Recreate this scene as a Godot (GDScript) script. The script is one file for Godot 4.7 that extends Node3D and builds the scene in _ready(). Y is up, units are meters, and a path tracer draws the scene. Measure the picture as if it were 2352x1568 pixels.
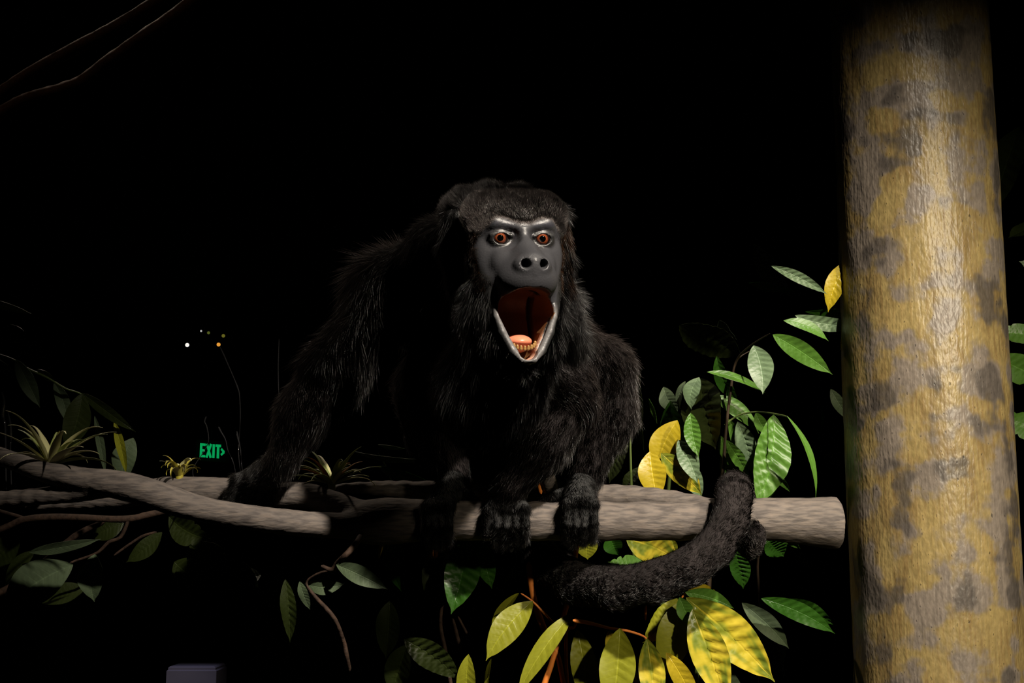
extends Node3D
# A black howler monkey, mouth wide open, on a grey branch in a dark museum diorama; a mottled trunk on the right, foliage below, an exit sign far behind.
const F := 3100.0            # focal length in pixels of the 2352 x 1568 frame
const EYE := Vector3(0.0, 1.6, 1.5)
var cam_basis := Basis.from_euler(Vector3(deg_to_rad(9.0), 0, 0))
var rng := RandomNumberGenerator.new()
var M := {}
var clouds := FastNoiseLite.new()


func _ready() -> void:
	rng.seed = 20240611
	clouds.seed = 5
	clouds.frequency = 1.0
	# --- camera, darkness, lamps, exposure
	var cam := Camera3D.new()
	cam.name = "camera"
	cam.fov = rad_to_deg(2.0 * atan(784.0 / F))
	cam.near = 0.05
	cam.far = 60.0
	cam.transform = Transform3D(cam_basis, EYE)
	add_child(cam)
	cam.current = true
	var env := Environment.new()
	env.background_mode = Environment.BG_COLOR
	env.background_color = Color(0, 0, 0)
	env.tonemap_mode = Environment.TONE_MAPPER_LINEAR
	env.tonemap_exposure = 1.0
	env.sdfgi_enabled = true
	env.ssao_enabled = true
	env.ssil_enabled = true
	var we := WorldEnvironment.new()
	we.name = "surroundings"
	we.environment = env
	add_child(we)
	spot("key_spotlight", Vector3(0.70, 2.96, 1.48), Vector3(0.05, 1.58, 0.0), Color(1.0, 0.95, 0.88), 9.3, 17.5, 0.022)
	spot("trunk_spotlight", Vector3(0.98, 2.2, 1.58), Vector3(0.53, 1.64, -0.02), Color(1.0, 0.94, 0.82), 3.0, 20.0, 0.03)
	spot("back_spotlight", Vector3(-0.75, 3.2, -0.75), Vector3(-0.12, 1.55, 0.0), Color(1.0, 0.93, 0.84), 0.9, 21.0, 0.05)
	spot("liana_spotlight", Vector3(-1.3, 3.3, 0.9), Vector3(-0.62, 2.28, -0.4), Color(1.0, 0.86, 0.68), 0.17, 15.0, 0.05)
	spot("plinth_spotlight", Vector3(-1.3, 3.4, -3.2), Vector3(-1.28, 0.7, -3.95), Color(0.92, 0.92, 1.0), 0.75, 9.0, 0.05)
	make_materials()
	room()
	tree_trunk()
	perch()
	monkey()
	plants()
	air_plants()
	far_things()


func spot(called: String, at: Vector3, to: Vector3, c: Color, energy: float, angle: float, size: float) -> void:
	var l := SpotLight3D.new()
	l.name = called
	l.light_color = c
	l.light_energy = energy
	l.spot_angle = angle
	l.spot_angle_attenuation = 1.0
	l.spot_range = 20.0
	l.spot_attenuation = 2.0
	l.light_size = size
	l.shadow_enabled = true
	add_child(l)
	l.look_at_from_position(at, to, Vector3(0, 0, -1))


# --- helpers
func P(px: float, py: float, d: float) -> Vector3:      # the place that lies d metres deep behind a point of the 2352 x 1568 frame
	return EYE + cam_basis * Vector3((px - 1176.0) * d / F, -(py - 784.0) * d / F, -d)


func tag(o: Node, label: String, category: String, group := "") -> void:
	o.set_meta("label", label)
	o.set_meta("category", category)
	if group != "":
		o.set_meta("group", group)


func thing(called: String, label: String, category: String, at := Vector3.ZERO, group := "") -> Node3D:
	var o := Node3D.new()
	o.name = numbered(called)
	add_child(o)
	o.position = at
	tag(o, label, category, group)
	return o


func numbered(called: String) -> String:
	if not has_node(called):
		return called
	var n := 1
	while has_node("%s_%03d" % [called, n]):
		n += 1
	return "%s_%03d" % [called, n]


func part(called: String, mesh: Mesh, mat: Material, parent: Node, at := Vector3.ZERO) -> MeshInstance3D:
	var o := MeshInstance3D.new()
	var free_name := called
	var n := 0
	while parent.has_node(free_name):
		n += 1
		free_name = "%s_%03d" % [called, n]
	o.name = free_name
	o.mesh = mesh
	o.material_override = mat
	parent.add_child(o)
	o.position = at
	return o


func struct(called: String, mesh: Mesh, mat: Material, at: Vector3) -> MeshInstance3D:
	var o := part(called, mesh, mat, self, at)
	o.set_meta("kind", "structure")
	return o


func box(size: Vector3) -> BoxMesh:
	var b := BoxMesh.new()
	b.size = size
	return b


func ball(r: float) -> SphereMesh:
	var s := SphereMesh.new()
	s.radius = r
	s.height = 2.0 * r
	s.radial_segments = 32
	s.rings = 16
	return s


func arrays_mesh(v: PackedVector3Array, n: PackedVector3Array, uv: PackedVector2Array, c: PackedColorArray, idx: PackedInt32Array) -> ArrayMesh:
	var a := []
	a.resize(Mesh.ARRAY_MAX)
	a[Mesh.ARRAY_VERTEX] = v
	a[Mesh.ARRAY_NORMAL] = n
	if uv.size():
		a[Mesh.ARRAY_TEX_UV] = uv
	if c.size():
		a[Mesh.ARRAY_COLOR] = c
	a[Mesh.ARRAY_INDEX] = idx
	var m := ArrayMesh.new()
	m.add_surface_from_arrays(Mesh.PRIMITIVE_TRIANGLES, a)
	return m


func smooth_path(pts: Array, per := 6) -> Array:
	# Catmull-Rom through Vector4(x, y, z, radius)
	var out := []
	for i in pts.size() - 1:
		var a: Vector4 = pts[maxi(i - 1, 0)]
		var b: Vector4 = pts[i]
		var c: Vector4 = pts[i + 1]
		var e: Vector4 = pts[mini(i + 2, pts.size() - 1)]
		for k in per:
			var t := float(k) / per
			out.append(0.5 * (2.0 * b + (c - a) * t + (2.0 * a - 5.0 * b + 4.0 * c - e) * t * t + (3.0 * b - a - 3.0 * c + e) * t * t * t))
	out.append(pts[-1])
	return out


func tube(pts: Array, sides := 8, per := 5, bump := 0.0) -> ArrayMesh:
	# a round stem through Vector4(x, y, z, radius), closed at both ends
	var path := smooth_path(pts, per)
	var v := PackedVector3Array()
	var n := PackedVector3Array()
	var uv := PackedVector2Array()
	var idx := PackedInt32Array()
	var along := 0.0
	var ref := Vector3(0.31, 0.47, 0.83).normalized()
	var count := path.size()
	for i in count:
		var q: Vector4 = path[i]
		var q0: Vector4 = path[maxi(i - 1, 0)]
		var q1: Vector4 = path[mini(i + 1, count - 1)]
		var dir := Vector3(q1.x - q0.x, q1.y - q0.y, q1.z - q0.z).normalized()
		var s := dir.cross(ref).normalized()
		ref = s.cross(dir).normalized()
		var up := ref
		along += Vector3(q.x - q0.x, q.y - q0.y, q.z - q0.z).length()
		for k in sides + 1:
			var a := TAU * k / sides
			var out := s * cos(a) + up * sin(a)
			var r := q.w
			if bump > 0.0:
				r *= 1.0 + bump * clouds.get_noise_3d(along / q.w * 0.9, cos(a) * 1.3, sin(a) * 1.3)
			if i == 0 or i == count - 1:
				r *= 0.4
			v.append(Vector3(q.x, q.y, q.z) + out * r)
			n.append(out)
			uv.append(Vector2(float(k) / sides, along * 8.0))
	for i in count - 1:
		for k in sides:
			var a := i * (sides + 1) + k
			var b := a + sides + 1
			idx.append_array(PackedInt32Array([a, a + 1, b, a + 1, b + 1, b]))
	for e in [0, count - 1]:
		var q: Vector4 = path[e]
		var q1: Vector4 = path[1 if e == 0 else count - 2]
		var c := v.size()
		v.append(Vector3(q.x, q.y, q.z))
		n.append(Vector3(q.x - q1.x, q.y - q1.y, q.z - q1.z).normalized())
		uv.append(Vector2(0.5, 0))
		for k in sides:
			var a: int = e * (sides + 1) + k
			idx.append_array(PackedInt32Array([c, a + 1, a] if e == 0 else [c, a, a + 1]))
	return arrays_mesh(v, n, uv, PackedColorArray(), idx)


func V4(px: float, py: float, d: float, r_mm: float) -> Vector4:
	var p := P(px, py, d)
	return Vector4(p.x, p.y, p.z, r_mm * 0.001)


func path4(rows: Array) -> Array:
	return rows.map(func(r): return V4(r[0], r[1], r[2], r[3]))


# --- materials
func ramp_noise(freq: float, stops: Array, size := 512, kind := FastNoiseLite.TYPE_SIMPLEX, oct := 5, nseed := 1) -> NoiseTexture2D:
	var f := FastNoiseLite.new()
	f.seed = nseed
	f.noise_type = kind
	f.frequency = freq
	f.fractal_octaves = oct
	var t := NoiseTexture2D.new()
	t.width = size
	t.height = size
	t.seamless = true
	t.noise = f
	if stops.size():
		var g := Gradient.new()
		g.offsets = PackedFloat32Array(stops.map(func(s): return s[0]))
		g.colors = PackedColorArray(stops.map(func(s): return s[1]))
		t.color_ramp = g
	return t


func mat(c: Color, rough := 0.6, spec := 0.5) -> StandardMaterial3D:
	var m := StandardMaterial3D.new()
	m.albedo_color = c
	m.roughness = rough
	m.metallic_specular = spec
	return m


func make_materials() -> void:
	M.black_wall = mat(Color(0.05, 0.05, 0.05), 0.9, 0.2)
	M.black_floor = mat(Color(0.06, 0.055, 0.05), 0.9, 0.2)
	# weathered wood of the perch: grain runs along the limbs (x)
	var wood := mat(Color(1, 1, 1), 0.75, 0.3)
	wood.albedo_texture = ramp_noise(0.012, [[0.0, Color(0.27, 0.252, 0.242)], [0.36, Color(0.335, 0.312, 0.30)], [0.55, Color(0.405, 0.376, 0.356)], [0.75, Color(0.43, 0.395, 0.368)], [1.0, Color(0.475, 0.43, 0.395)]], 512, FastNoiseLite.TYPE_SIMPLEX, 6, 11)
	wood.heightmap_enabled = true
	wood.heightmap_texture = ramp_noise(0.02, [], 512, FastNoiseLite.TYPE_SIMPLEX, 6, 4)
	wood.heightmap_scale = 0.05
	wood.uv1_triplanar = true
	wood.uv1_world_triplanar = true
	wood.uv1_scale = Vector3(4.5, 26.0, 26.0)
	M.wood = wood
	var twig := wood.duplicate()
	twig.albedo_color = Color(0.62, 0.53, 0.47)
	twig.uv1_scale = Vector3(14, 14, 14)
	M.twig = twig
	var vine := wood.duplicate()
	vine.albedo_color = Color(0.55, 0.36, 0.22)
	vine.uv1_scale = Vector3(9, 9, 9)
	M.vine = vine
	var orange := mat(Color(0.86, 0.50, 0.20), 0.55)
	M.orange_stem = orange
	M.green_stem = mat(Color(0.30, 0.36, 0.16), 0.5)
	M.brown_stem = mat(Color(0.22, 0.17, 0.11), 0.6)
	# leaves: one vein relief and a few tints
	var veins := vein_image()
	for row in [["bright", Color(0.37, 0.56, 0.21), 0.42, 0.35], ["deep", Color(0.19, 0.36, 0.10), 0.34, 0.2], ["pale", Color(0.46, 0.56, 0.43), 0.45, 0.15], ["yellow", Color(0.78, 0.69, 0.16), 0.36, 0.3], ["lime", Color(0.60, 0.61, 0.17), 0.36, 0.3], ["olive", Color(0.17, 0.21, 0.075), 0.4, 0.15], ["grey", Color(0.36, 0.43, 0.32), 0.6, 0.15]]:
		var m := mat(row[1], row[2], 0.5)
		m.albedo_texture = veins[0]
		m.heightmap_enabled = true
		m.heightmap_texture = veins[1]
		m.heightmap_scale = 0.05
		m.backlight_enabled = true
		m.backlight = Color(row[3], row[3], row[3]).linear_to_srgb()
		m.resource_name = row[0] + "_leaf"
		M[row[0]] = m
	# mottled leaf that is turning from green to yellow
	var turn: StandardMaterial3D = M.yellow.duplicate()
	turn.albedo_color = Color(1, 1, 1)
	turn.albedo_texture = ramp_noise(0.006, [[0.0, Color(0.36, 0.43, 0.14)], [0.36, Color(0.50, 0.53, 0.16)], [0.58, Color(0.70, 0.65, 0.18)], [1.0, Color(0.82, 0.74, 0.24)]], 256, FastNoiseLite.TYPE_SIMPLEX, 3, 21)
	M.turning = turn
	M.strap = mat(Color(0.74, 0.73, 0.52), 0.55)
	M.strap_yellow = mat(Color(0.62, 0.58, 0.20), 0.5)
	M.strap_green = mat(Color(0.52, 0.56, 0.30), 0.5)
	M.strap_brown = mat(Color(0.56, 0.34, 0.10), 0.6)


func vein_image() -> Array:
	var w := 96
	var h := 384
	var col := Image.create_empty(w, h, false, Image.FORMAT_RGB8)
	var hgt := Image.create_empty(w, h, false, Image.FORMAT_RGB8)
	for y in h:
		var t := float(y) / h
		for x in w:
			var s := absf(float(x) / (w - 1) * 2.0 - 1.0)
			var mid := exp(-pow(s / 0.045, 2.0))
			var ph := (t * 11.0 - s * 1.3 * (1.0 - 0.5 * t))
			var lat := exp(-pow((ph - round(ph)) / 0.10, 2.0)) * (1.0 - s) * 0.8
			var fine := clouds.get_noise_2d(x * 0.35, y * 0.35) * 0.5 + clouds.get_noise_2d(x * 0.06 + 40.0, y * 0.05) * 0.5
			var b := clampf(0.86 + 0.08 * fine + 0.14 * mid + 0.05 * lat, 0.0, 1.0)
			col.set_pixel(x, y, Color(b, b, b * (0.97 - 0.04 * fine)))
			var e := clampf(0.55 - 0.4 * mid - 0.25 * lat + 0.06 * fine, 0.0, 1.0)
			hgt.set_pixel(x, y, Color(e, e, e))
	return [ImageTexture.create_from_image(col), ImageTexture.create_from_image(hgt)]


# --- the dark hall
func room() -> void:
	struct("floor", box(Vector3(12, 0.2, 18)), M.black_floor, Vector3(0, -0.1, -5.0))
	struct("ceiling", box(Vector3(12, 0.2, 18)), M.black_wall, Vector3(0, 3.7, -5.0))
	struct("wall_back", box(Vector3(12, 3.6, 0.2)), M.black_wall, Vector3(0, 1.8, -13.9))
	struct("wall_front", box(Vector3(12, 3.6, 0.2)), M.black_wall, Vector3(0, 1.8, 3.9))
	struct("wall_left", box(Vector3(0.2, 3.6, 18)), M.black_wall, Vector3(-5.9, 1.8, -5.0))
	struct("wall_right", box(Vector3(0.2, 3.6, 18)), M.black_wall, Vector3(5.9, 1.8, -5.0))


# --- the painted trunk on the right
func tree_trunk() -> void:
	var foot := P(2122, 784, 1.56)
	var t := thing("tree", "thick tree trunk with mottled yellow and grey bark on the right", "tree", Vector3(foot.x, 0.0, foot.z))
	var rows := 220
	var sides := 144
	var v := PackedVector3Array()
	var n := PackedVector3Array()
	var uv := PackedVector2Array()
	var idx := PackedInt32Array()
	var top := 3.59
	for i in rows + 1:
		var y := top * i / rows
		var r0 := 0.0925 - 0.003 * (y - 1.8)
		for k in sides + 1:
			var a := TAU * k / sides
			var o := Vector3(sin(a), 0, cos(a))
			var r := r0 * (1.0 + 0.022 * clouds.get_noise_3d(o.x * 1.2, y * 3.0, o.z * 1.2) + 0.012 * clouds.get_noise_3d(o.x * 5.0, y * 14.0, o.z * 5.0))
			v.append(Vector3(o.x * r, y, o.z * r))
			n.append(o)
			uv.append(Vector2(float(k) / sides, 1.0 - y / top))
	for i in rows:
		for k in sides:
			var a := i * (sides + 1) + k
			var b := a + sides + 1
			idx.append_array(PackedInt32Array([a, b, a + 1, a + 1, b, b + 1]))
	var st := SurfaceTool.new()
	st.create_from_arrays(arrays_mesh(v, n, uv, PackedColorArray(), idx).surface_get_arrays(0))
	st.generate_normals()
	var m := mat(Color(1, 1, 1), 0.38, 0.42)
	var tex := bark_images()
	m.albedo_texture = tex[0]
	m.heightmap_enabled = true
	m.heightmap_texture = tex[1]
	m.heightmap_scale = 0.085
	m.uv1_scale = Vector3(2, 4, 1)
	m.uv1_offset = Vector3(0.16, 0.07, 0)
	part("trunk", st.commit(), m, t)


func bark_images() -> Array:
	var w := 640
	var h := 1000
	var blotch := FastNoiseLite.new()
	blotch.seed = 31
	blotch.frequency = 0.0085
	blotch.fractal_octaves = 5
	var blotch2 := FastNoiseLite.new()
	blotch2.seed = 77
	blotch2.frequency = 0.007
	blotch2.fractal_octaves = 4
	var fine := FastNoiseLite.new()
	fine.seed = 3
	fine.frequency = 0.07
	fine.fractal_octaves = 4
	var a1 := noise_bytes(blotch, w, h)
	var a2 := noise_bytes(blotch2, w, h)
	var a3 := noise_bytes(fine, w, h)
	var strip := FastNoiseLite.new()
	strip.seed = 9
	strip.frequency = 0.11
	strip.fractal_octaves = 4
	var a4 := strip.get_seamless_image(w, h / 8)
	a4.resize(w, h, Image.INTERPOLATE_CUBIC)
	a4.convert(Image.FORMAT_L8)
	var grain := a4.get_data()
	var band := FastNoiseLite.new()
	band.seed = 14
	band.frequency = 0.02
	band.fractal_octaves = 3
	var a5 := band.get_seamless_image(w / 5, h)
	a5.resize(w, h, Image.INTERPOLATE_CUBIC)
	a5.convert(Image.FORMAT_L8)
	var bands := a5.get_data()
	var col := PackedByteArray()
	col.resize(w * h * 3)
	var hgt := PackedByteArray()
	hgt.resize(w * h)
	var yellow := Vector3(0.53, 0.465, 0.30)
	var ochre := Vector3(0.42, 0.35, 0.22)
	var grey := Vector3(0.43, 0.395, 0.36)
	var dark := Vector3(0.27, 0.25, 0.235)
	for i in w * h:
		var b1 := a1[i] / 255.0
		var b2 := a2[i] / 255.0
		var f := a3[i] / 255.0
		var g := grain[i] / 255.0
		var k := bands[i] / 255.0
		var gy := smoothstep(0.42, 0.60, b1 * 0.52 + k * 0.42 + f * 0.08)
		var c := yellow.lerp(ochre, smoothstep(0.35, 0.75, g * 0.55 + b2 * 0.5))
		c = c.lerp(grey, gy)
		c = c.lerp(dark, smoothstep(0.58, 0.72, b2 * 0.62 + k * 0.36 + f * 0.06) * 0.8)
		c *= 0.76 + 0.20 * g + 0.24 * f
		var pit := smoothstep(0.80, 0.88, f)
		c *= 1.0 - 0.45 * pit
		col[i * 3] = clampi(int(c.x * 255.0), 0, 255)
		col[i * 3 + 1] = clampi(int(c.y * 255.0), 0, 255)
		col[i * 3 + 2] = clampi(int(c.z * 255.0), 0, 255)
		hgt[i] = clampi(int((0.45 + 0.30 * (g - 0.5) + 0.70 * (f - 0.5) + 0.35 * (k - 0.5) - 0.3 * pit) * 255.0), 0, 255)
	var c_im := Image.create_from_data(w, h, false, Image.FORMAT_RGB8, col)
	var h_im := Image.create_from_data(w, h, false, Image.FORMAT_L8, hgt)
	return [ImageTexture.create_from_image(c_im), ImageTexture.create_from_image(h_im)]


func noise_bytes(f: FastNoiseLite, w: int, h: int) -> PackedByteArray:
	var im := f.get_seamless_image(w, h)
	im.convert(Image.FORMAT_L8)
	return im.get_data()


# --- the branch the monkey sits on
func limb(fld: Field, rows: Array, k: float) -> void:
	var p := smooth_path(path4(rows), 3)
	for i in p.size() - 1:
		var a: Vector4 = p[i]
		var b: Vector4 = p[i + 1]
		fld.add(Vector3(a.x, a.y, a.z), Vector3(b.x, b.y, b.z), a.w, b.w, k)


func perch() -> void:
	var t := thing("tree_branch", "long grey weathered branch, forked on the left, that the black monkey sits on", "branch")
	var f := Field.new()
	limb(f, [[1945, 1199, 1.50, 25.5], [1915, 1199, 1.50, 25.5], [1880, 1197, 1.50, 24], [1810, 1193, 1.50, 22], [1720, 1192, 1.50, 22], [1560, 1196, 1.50, 20.8], [1300, 1197, 1.50, 20.8], [1120, 1196, 1.50, 20.5], [1000, 1194, 1.50, 21], [900, 1196, 1.50, 24], [840, 1198, 1.50, 22]], 0.006)
	limb(f, [[850, 1209, 1.495, 14], [760, 1206, 1.485, 12], [680, 1201, 1.475, 12], [580, 1189, 1.47, 12], [480, 1173, 1.47, 12], [400, 1151, 1.47, 13], [330, 1127, 1.47, 13.5], [260, 1111, 1.475, 13], [200, 1103, 1.48, 11], [150, 1092, 1.48, 9.5], [100, 1083, 1.485, 8.5], [50, 1065, 1.49, 8], [0, 1047, 1.5, 8], [-90, 1012, 1.51, 8]], 0.008)
	limb(f, [[250, 1119, 1.48, 9], [180, 1130, 1.485, 9.5], [100, 1139, 1.49, 8.5], [0, 1147, 1.5, 8.5], [-90, 1152, 1.51, 8.5]], 0.006)
	limb(f, [[850, 1196, 1.505, 18], [770, 1160, 1.52, 14], [700, 1138, 1.53, 13.5], [620, 1137, 1.535, 14.5], [540, 1131, 1.54, 15], [460, 1127, 1.545, 14.5], [390, 1124, 1.55, 13.5], [330, 1132, 1.555, 12], [260, 1148, 1.56, 9], [180, 1155, 1.565, 7], [60, 1158, 1.57, 6]], 0.006)
	limb(f, [[1790, 1199, 1.50, 17], [1860, 1211, 1.50, 16], [1935, 1227, 1.50, 13.5]], 0.008)
	# sawn off square
	var saw := P(1926, 1200, 1.50) + cam_basis * Vector3(0.3, 0.0, -0.01)
	f.cut(saw, saw + Vector3(0, 0.01, 0), 0.3, 0.3, 0.006)
	f.run(0.0032)
	var a := f.surface(clouds, 0.45)
	part("forked_limb", arrays_mesh(a[0], a[1], PackedVector2Array(), PackedColorArray(), a[3]), M.wood, t)
	var g := Field.new()
	limb(g, [[770, 1122, 1.60, 5], [860, 1121, 1.60, 8], [980, 1127, 1.60, 11.5], [1250, 1132, 1.60, 13.5], [1370, 1138, 1.58, 13.5], [1500, 1145, 1.56, 12.5], [1640, 1167, 1.53, 10.5], [1730, 1188, 1.51, 9]], 0.004)
	g.run(0.0034)
	a = g.surface(clouds, 0.45)
	part("rear_limb", arrays_mesh(a[0], a[1], PackedVector2Array(), PackedColorArray(), a[3]), M.wood, t)
	part("broken_stub", tube(path4([[1268, 1146, 1.58, 9.5], [1262, 1112, 1.555, 9], [1252, 1084, 1.545, 7.5]]), 14, 4, 0.25), M.wood, t)
	part("bark_flake", tube(path4([[1243, 1134, 1.556, 2.0], [1238, 1110, 1.552, 2.6], [1240, 1098, 1.545, 1.6]]), 7, 3, 0.5), M.orange_stem, t)


# --- a signed distance field on a grid and the surface nets that mesh it
class Field:
	var todo := []
	var o := Vector3.ZERO
	var h := 0.005
	var nx := 0
	var ny := 0
	var nz := 0
	var d := PackedFloat32Array()
	var id := PackedByteArray()

	func add(a: Vector3, b: Vector3, ra: float, rb: float, k: float, tag := 0) -> void:
		todo.append([0, a, b, ra, rb, k, tag])

	func ball(c: Vector3, r: Vector3, k: float, tag := 0) -> void:
		todo.append([1, c, r, 0.0, 0.0, k, tag])

	func cut(a: Vector3, b: Vector3, ra: float, rb: float, k: float, tag := 0) -> void:
		todo.append([2, a, b, ra, rb, k, tag])

	func cut_ball(c: Vector3, r: Vector3, k: float, tag := 0) -> void:
		todo.append([3, c, r, 0.0, 0.0, k, tag])

	func run(step: float) -> void:
		h = step
		var lo := Vector3.ONE * 1e9
		var hi := -lo
		for q in todo:
			if q[0] == 0:
				var m := Vector3.ONE * maxf(q[3], q[4])
				lo = lo.min(q[1] - m).min(q[2] - m)
				hi = hi.max(q[1] + m).max(q[2] + m)
			elif q[0] == 1:
				lo = lo.min(q[1] - q[2])
				hi = hi.max(q[1] + q[2])
		lo -= Vector3.ONE * h * 3.0
		hi += Vector3.ONE * h * 4.0
		o = lo
		nx = int((hi.x - lo.x) / h) + 1
		ny = int((hi.y - lo.y) / h) + 1
		nz = int((hi.z - lo.z) / h) + 1
		d.resize(nx * ny * nz)
		d.fill(h * 8.0)
		id.resize(nx * ny * nz)
		for q in todo:
			if q[0] == 0 or q[0] == 2:
				cone(q[1], q[2], q[3], q[4], q[5], q[6], q[0] == 2)
			else:
				egg(q[1], q[2], q[5], q[6], q[0] == 3)

	func cone(a: Vector3, b: Vector3, ra: float, rb: float, k: float, tag: int, minus: bool) -> void:
		var m := Vector3.ONE * (maxf(ra, rb) + k + 3.0 * h)
		var lo := ((a.min(b) - m - o) / h).floor()
		var hi := ((a.max(b) + m - o) / h).ceil()
		var ba := b - a
		var inv := 1.0 / maxf(ba.length_squared(), 1e-12)
		var dr := rb - ra
		for z in range(maxi(int(lo.z), 0), mini(int(hi.z), nz)):
			for y in range(maxi(int(lo.y), 0), mini(int(hi.y), ny)):
				var i := (z * ny + y) * nx + maxi(int(lo.x), 0)
				for x in range(maxi(int(lo.x), 0), mini(int(hi.x), nx)):
					var q := o + Vector3(x, y, z) * h - a
					var t := clampf(q.dot(ba) * inv, 0.0, 1.0)
					var e := (q - ba * t).length() - ra - dr * t
					var was := d[i]
					if minus:
						if -e > was - k:
							if -e > was:
								id[i] = tag
							var s := maxf(k - absf(was + e), 0.0) / k
							d[i] = maxf(was, -e) + s * s * k * 0.25
					elif e < was + k:
						if e < was:
							id[i] = tag
						var s := maxf(k - absf(was - e), 0.0) / k
						d[i] = minf(was, e) - s * s * k * 0.25
					i += 1

	func egg(c: Vector3, r: Vector3, k: float, tag: int, minus: bool) -> void:
		var m := r + Vector3.ONE * (k + 3.0 * h)
		var lo := ((c - m - o) / h).floor()
		var hi := ((c + m - o) / h).ceil()
		for z in range(maxi(int(lo.z), 0), mini(int(hi.z), nz)):
			for y in range(maxi(int(lo.y), 0), mini(int(hi.y), ny)):
				var i := (z * ny + y) * nx + maxi(int(lo.x), 0)
				for x in range(maxi(int(lo.x), 0), mini(int(hi.x), nx)):
					var q := (o + Vector3(x, y, z) * h - c) / r
					var l := q.length()
					var e := l * (l - 1.0) / maxf((q / r).length(), 1e-6)
					var was := d[i]
					if minus:
						if -e > was - k:
							if -e > was:
								id[i] = tag
							var s := maxf(k - absf(was + e), 0.0) / k
							d[i] = maxf(was, -e) + s * s * k * 0.25
					elif e < was + k:
						if e < was:
							id[i] = tag
						var s := maxf(k - absf(was - e), 0.0) / k
						d[i] = minf(was, e) - s * s * k * 0.25
					i += 1

	func surface(bump: FastNoiseLite = null, amp := 1.0) -> Array:        # [positions, normals, tags, indices]
		var v := PackedVector3Array()
		var n := PackedVector3Array()
		var tg := PackedInt32Array()
		var idx := PackedInt32Array()
		var at := PackedInt32Array()
		at.resize(nx * ny * nz)
		at.fill(-1)
		var sy := nx
		var sz := nx * ny
		var far := 3.0 * h
		var off := [0, 1, sy, sy + 1, sz, sz + 1, sz + sy, sz + sy + 1]
		var ends := [[0, 1], [2, 3], [4, 5], [6, 7], [0, 2], [1, 3], [4, 6], [5, 7], [0, 4], [1, 5], [2, 6], [3, 7]]
		var e := PackedFloat32Array()
		e.resize(8)
		var cells := PackedInt32Array()
		for z in nz - 1:
			for y in ny - 1:
				var i := z * sz + y * sy
				for x in nx - 1:
					if absf(d[i]) < far:
						var below := 0
						for c in 8:
							e[c] = d[i + off[c]]
							if e[c] < 0.0:
								below += 1
						if below > 0 and below < 8:
							var sum := Vector3.ZERO
							var hits := 0
							for g in ends:
								var ea := e[g[0]]
								var eb := e[g[1]]
								if (ea < 0.0) != (eb < 0.0):
									var t := ea / (ea - eb)
									var ca := Vector3(g[0] & 1, (g[0] >> 1) & 1, g[0] >> 2)
									var cb := Vector3(g[1] & 1, (g[1] >> 1) & 1, g[1] >> 2)
									sum += ca.lerp(cb, t)
									hits += 1
							var p := o + (Vector3(x, y, z) + sum / hits) * h
							var gr := Vector3(e[1] + e[3] + e[5] + e[7] - e[0] - e[2] - e[4] - e[6], e[2] + e[3] + e[6] + e[7] - e[0] - e[1] - e[4] - e[5], e[4] + e[5] + e[6] + e[7] - e[0] - e[1] - e[2] - e[3]).normalized()
							at[i] = v.size()
							v.append(p)
							n.append(gr)
							tg.append(id[i])
							cells.append(i)
					i += 1
		for i in cells:
			var a := d[i] < 0.0
			for axis in 3:
				var step: int = [1, sy, sz][axis]
				var u: int = [sy, sz, 1][axis]
				var w: int = [sz, 1, sy][axis]
				if a != (d[i + step] < 0.0):
					var p0 := at[i]
					var p1 := at[i - u]
					var p2 := at[i - u - w]
					var p3 := at[i - w]
					if p1 >= 0 and p2 >= 0 and p3 >= 0:
						if a:
							idx.append_array(PackedInt32Array([p0, p2, p1, p0, p3, p2]))
						else:
							idx.append_array(PackedInt32Array([p0, p1, p2, p0, p2, p3]))
		if bump:
			for i in v.size():
				var q := v[i]
				v[i] = q + n[i] * amp * (0.0016 * bump.get_noise_3d(q.x * 14.0, q.y * 60.0, q.z * 60.0) + 0.0009 * bump.get_noise_3d(q.x * 60.0, q.y * 160.0, q.z * 160.0))
			var sums := PackedVector3Array()
			sums.resize(v.size())
			for k in range(0, idx.size(), 3):
				var ia := idx[k]
				var ib := idx[k + 1]
				var ic := idx[k + 2]
				var fn := (v[ic] - v[ia]).cross(v[ib] - v[ia])
				sums[ia] += fn
				sums[ib] += fn
				sums[ic] += fn
			for i in v.size():
				n[i] = sums[i].normalized()
		return [v, n, tg, idx]


# --- the monkey. Body fields are in world metres; the head field is in millimetres round a point between the eyes (x to the picture's right, y up, z out of the face).
var head_at := Transform3D()
var coat := {}               # tag -> [flow, hair length, lift, tint, density]


func bone(f: Field, rows: Array, k: float, tagged: int) -> void:
	for i in rows.size() - 1:
		var a: Vector4 = V4(rows[i][0], rows[i][1], rows[i][2], rows[i][3])
		var b: Vector4 = V4(rows[i + 1][0], rows[i + 1][1], rows[i + 1][2], rows[i + 1][3])
		f.add(Vector3(a.x, a.y, a.z), Vector3(b.x, b.y, b.z), a.w, b.w, k, tagged)


func flow_of(rows: Array) -> Vector3:
	return (P(rows[-1][0], rows[-1][1], rows[-1][2]) - P(rows[0][0], rows[0][1], rows[0][2])).normalized()


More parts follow.
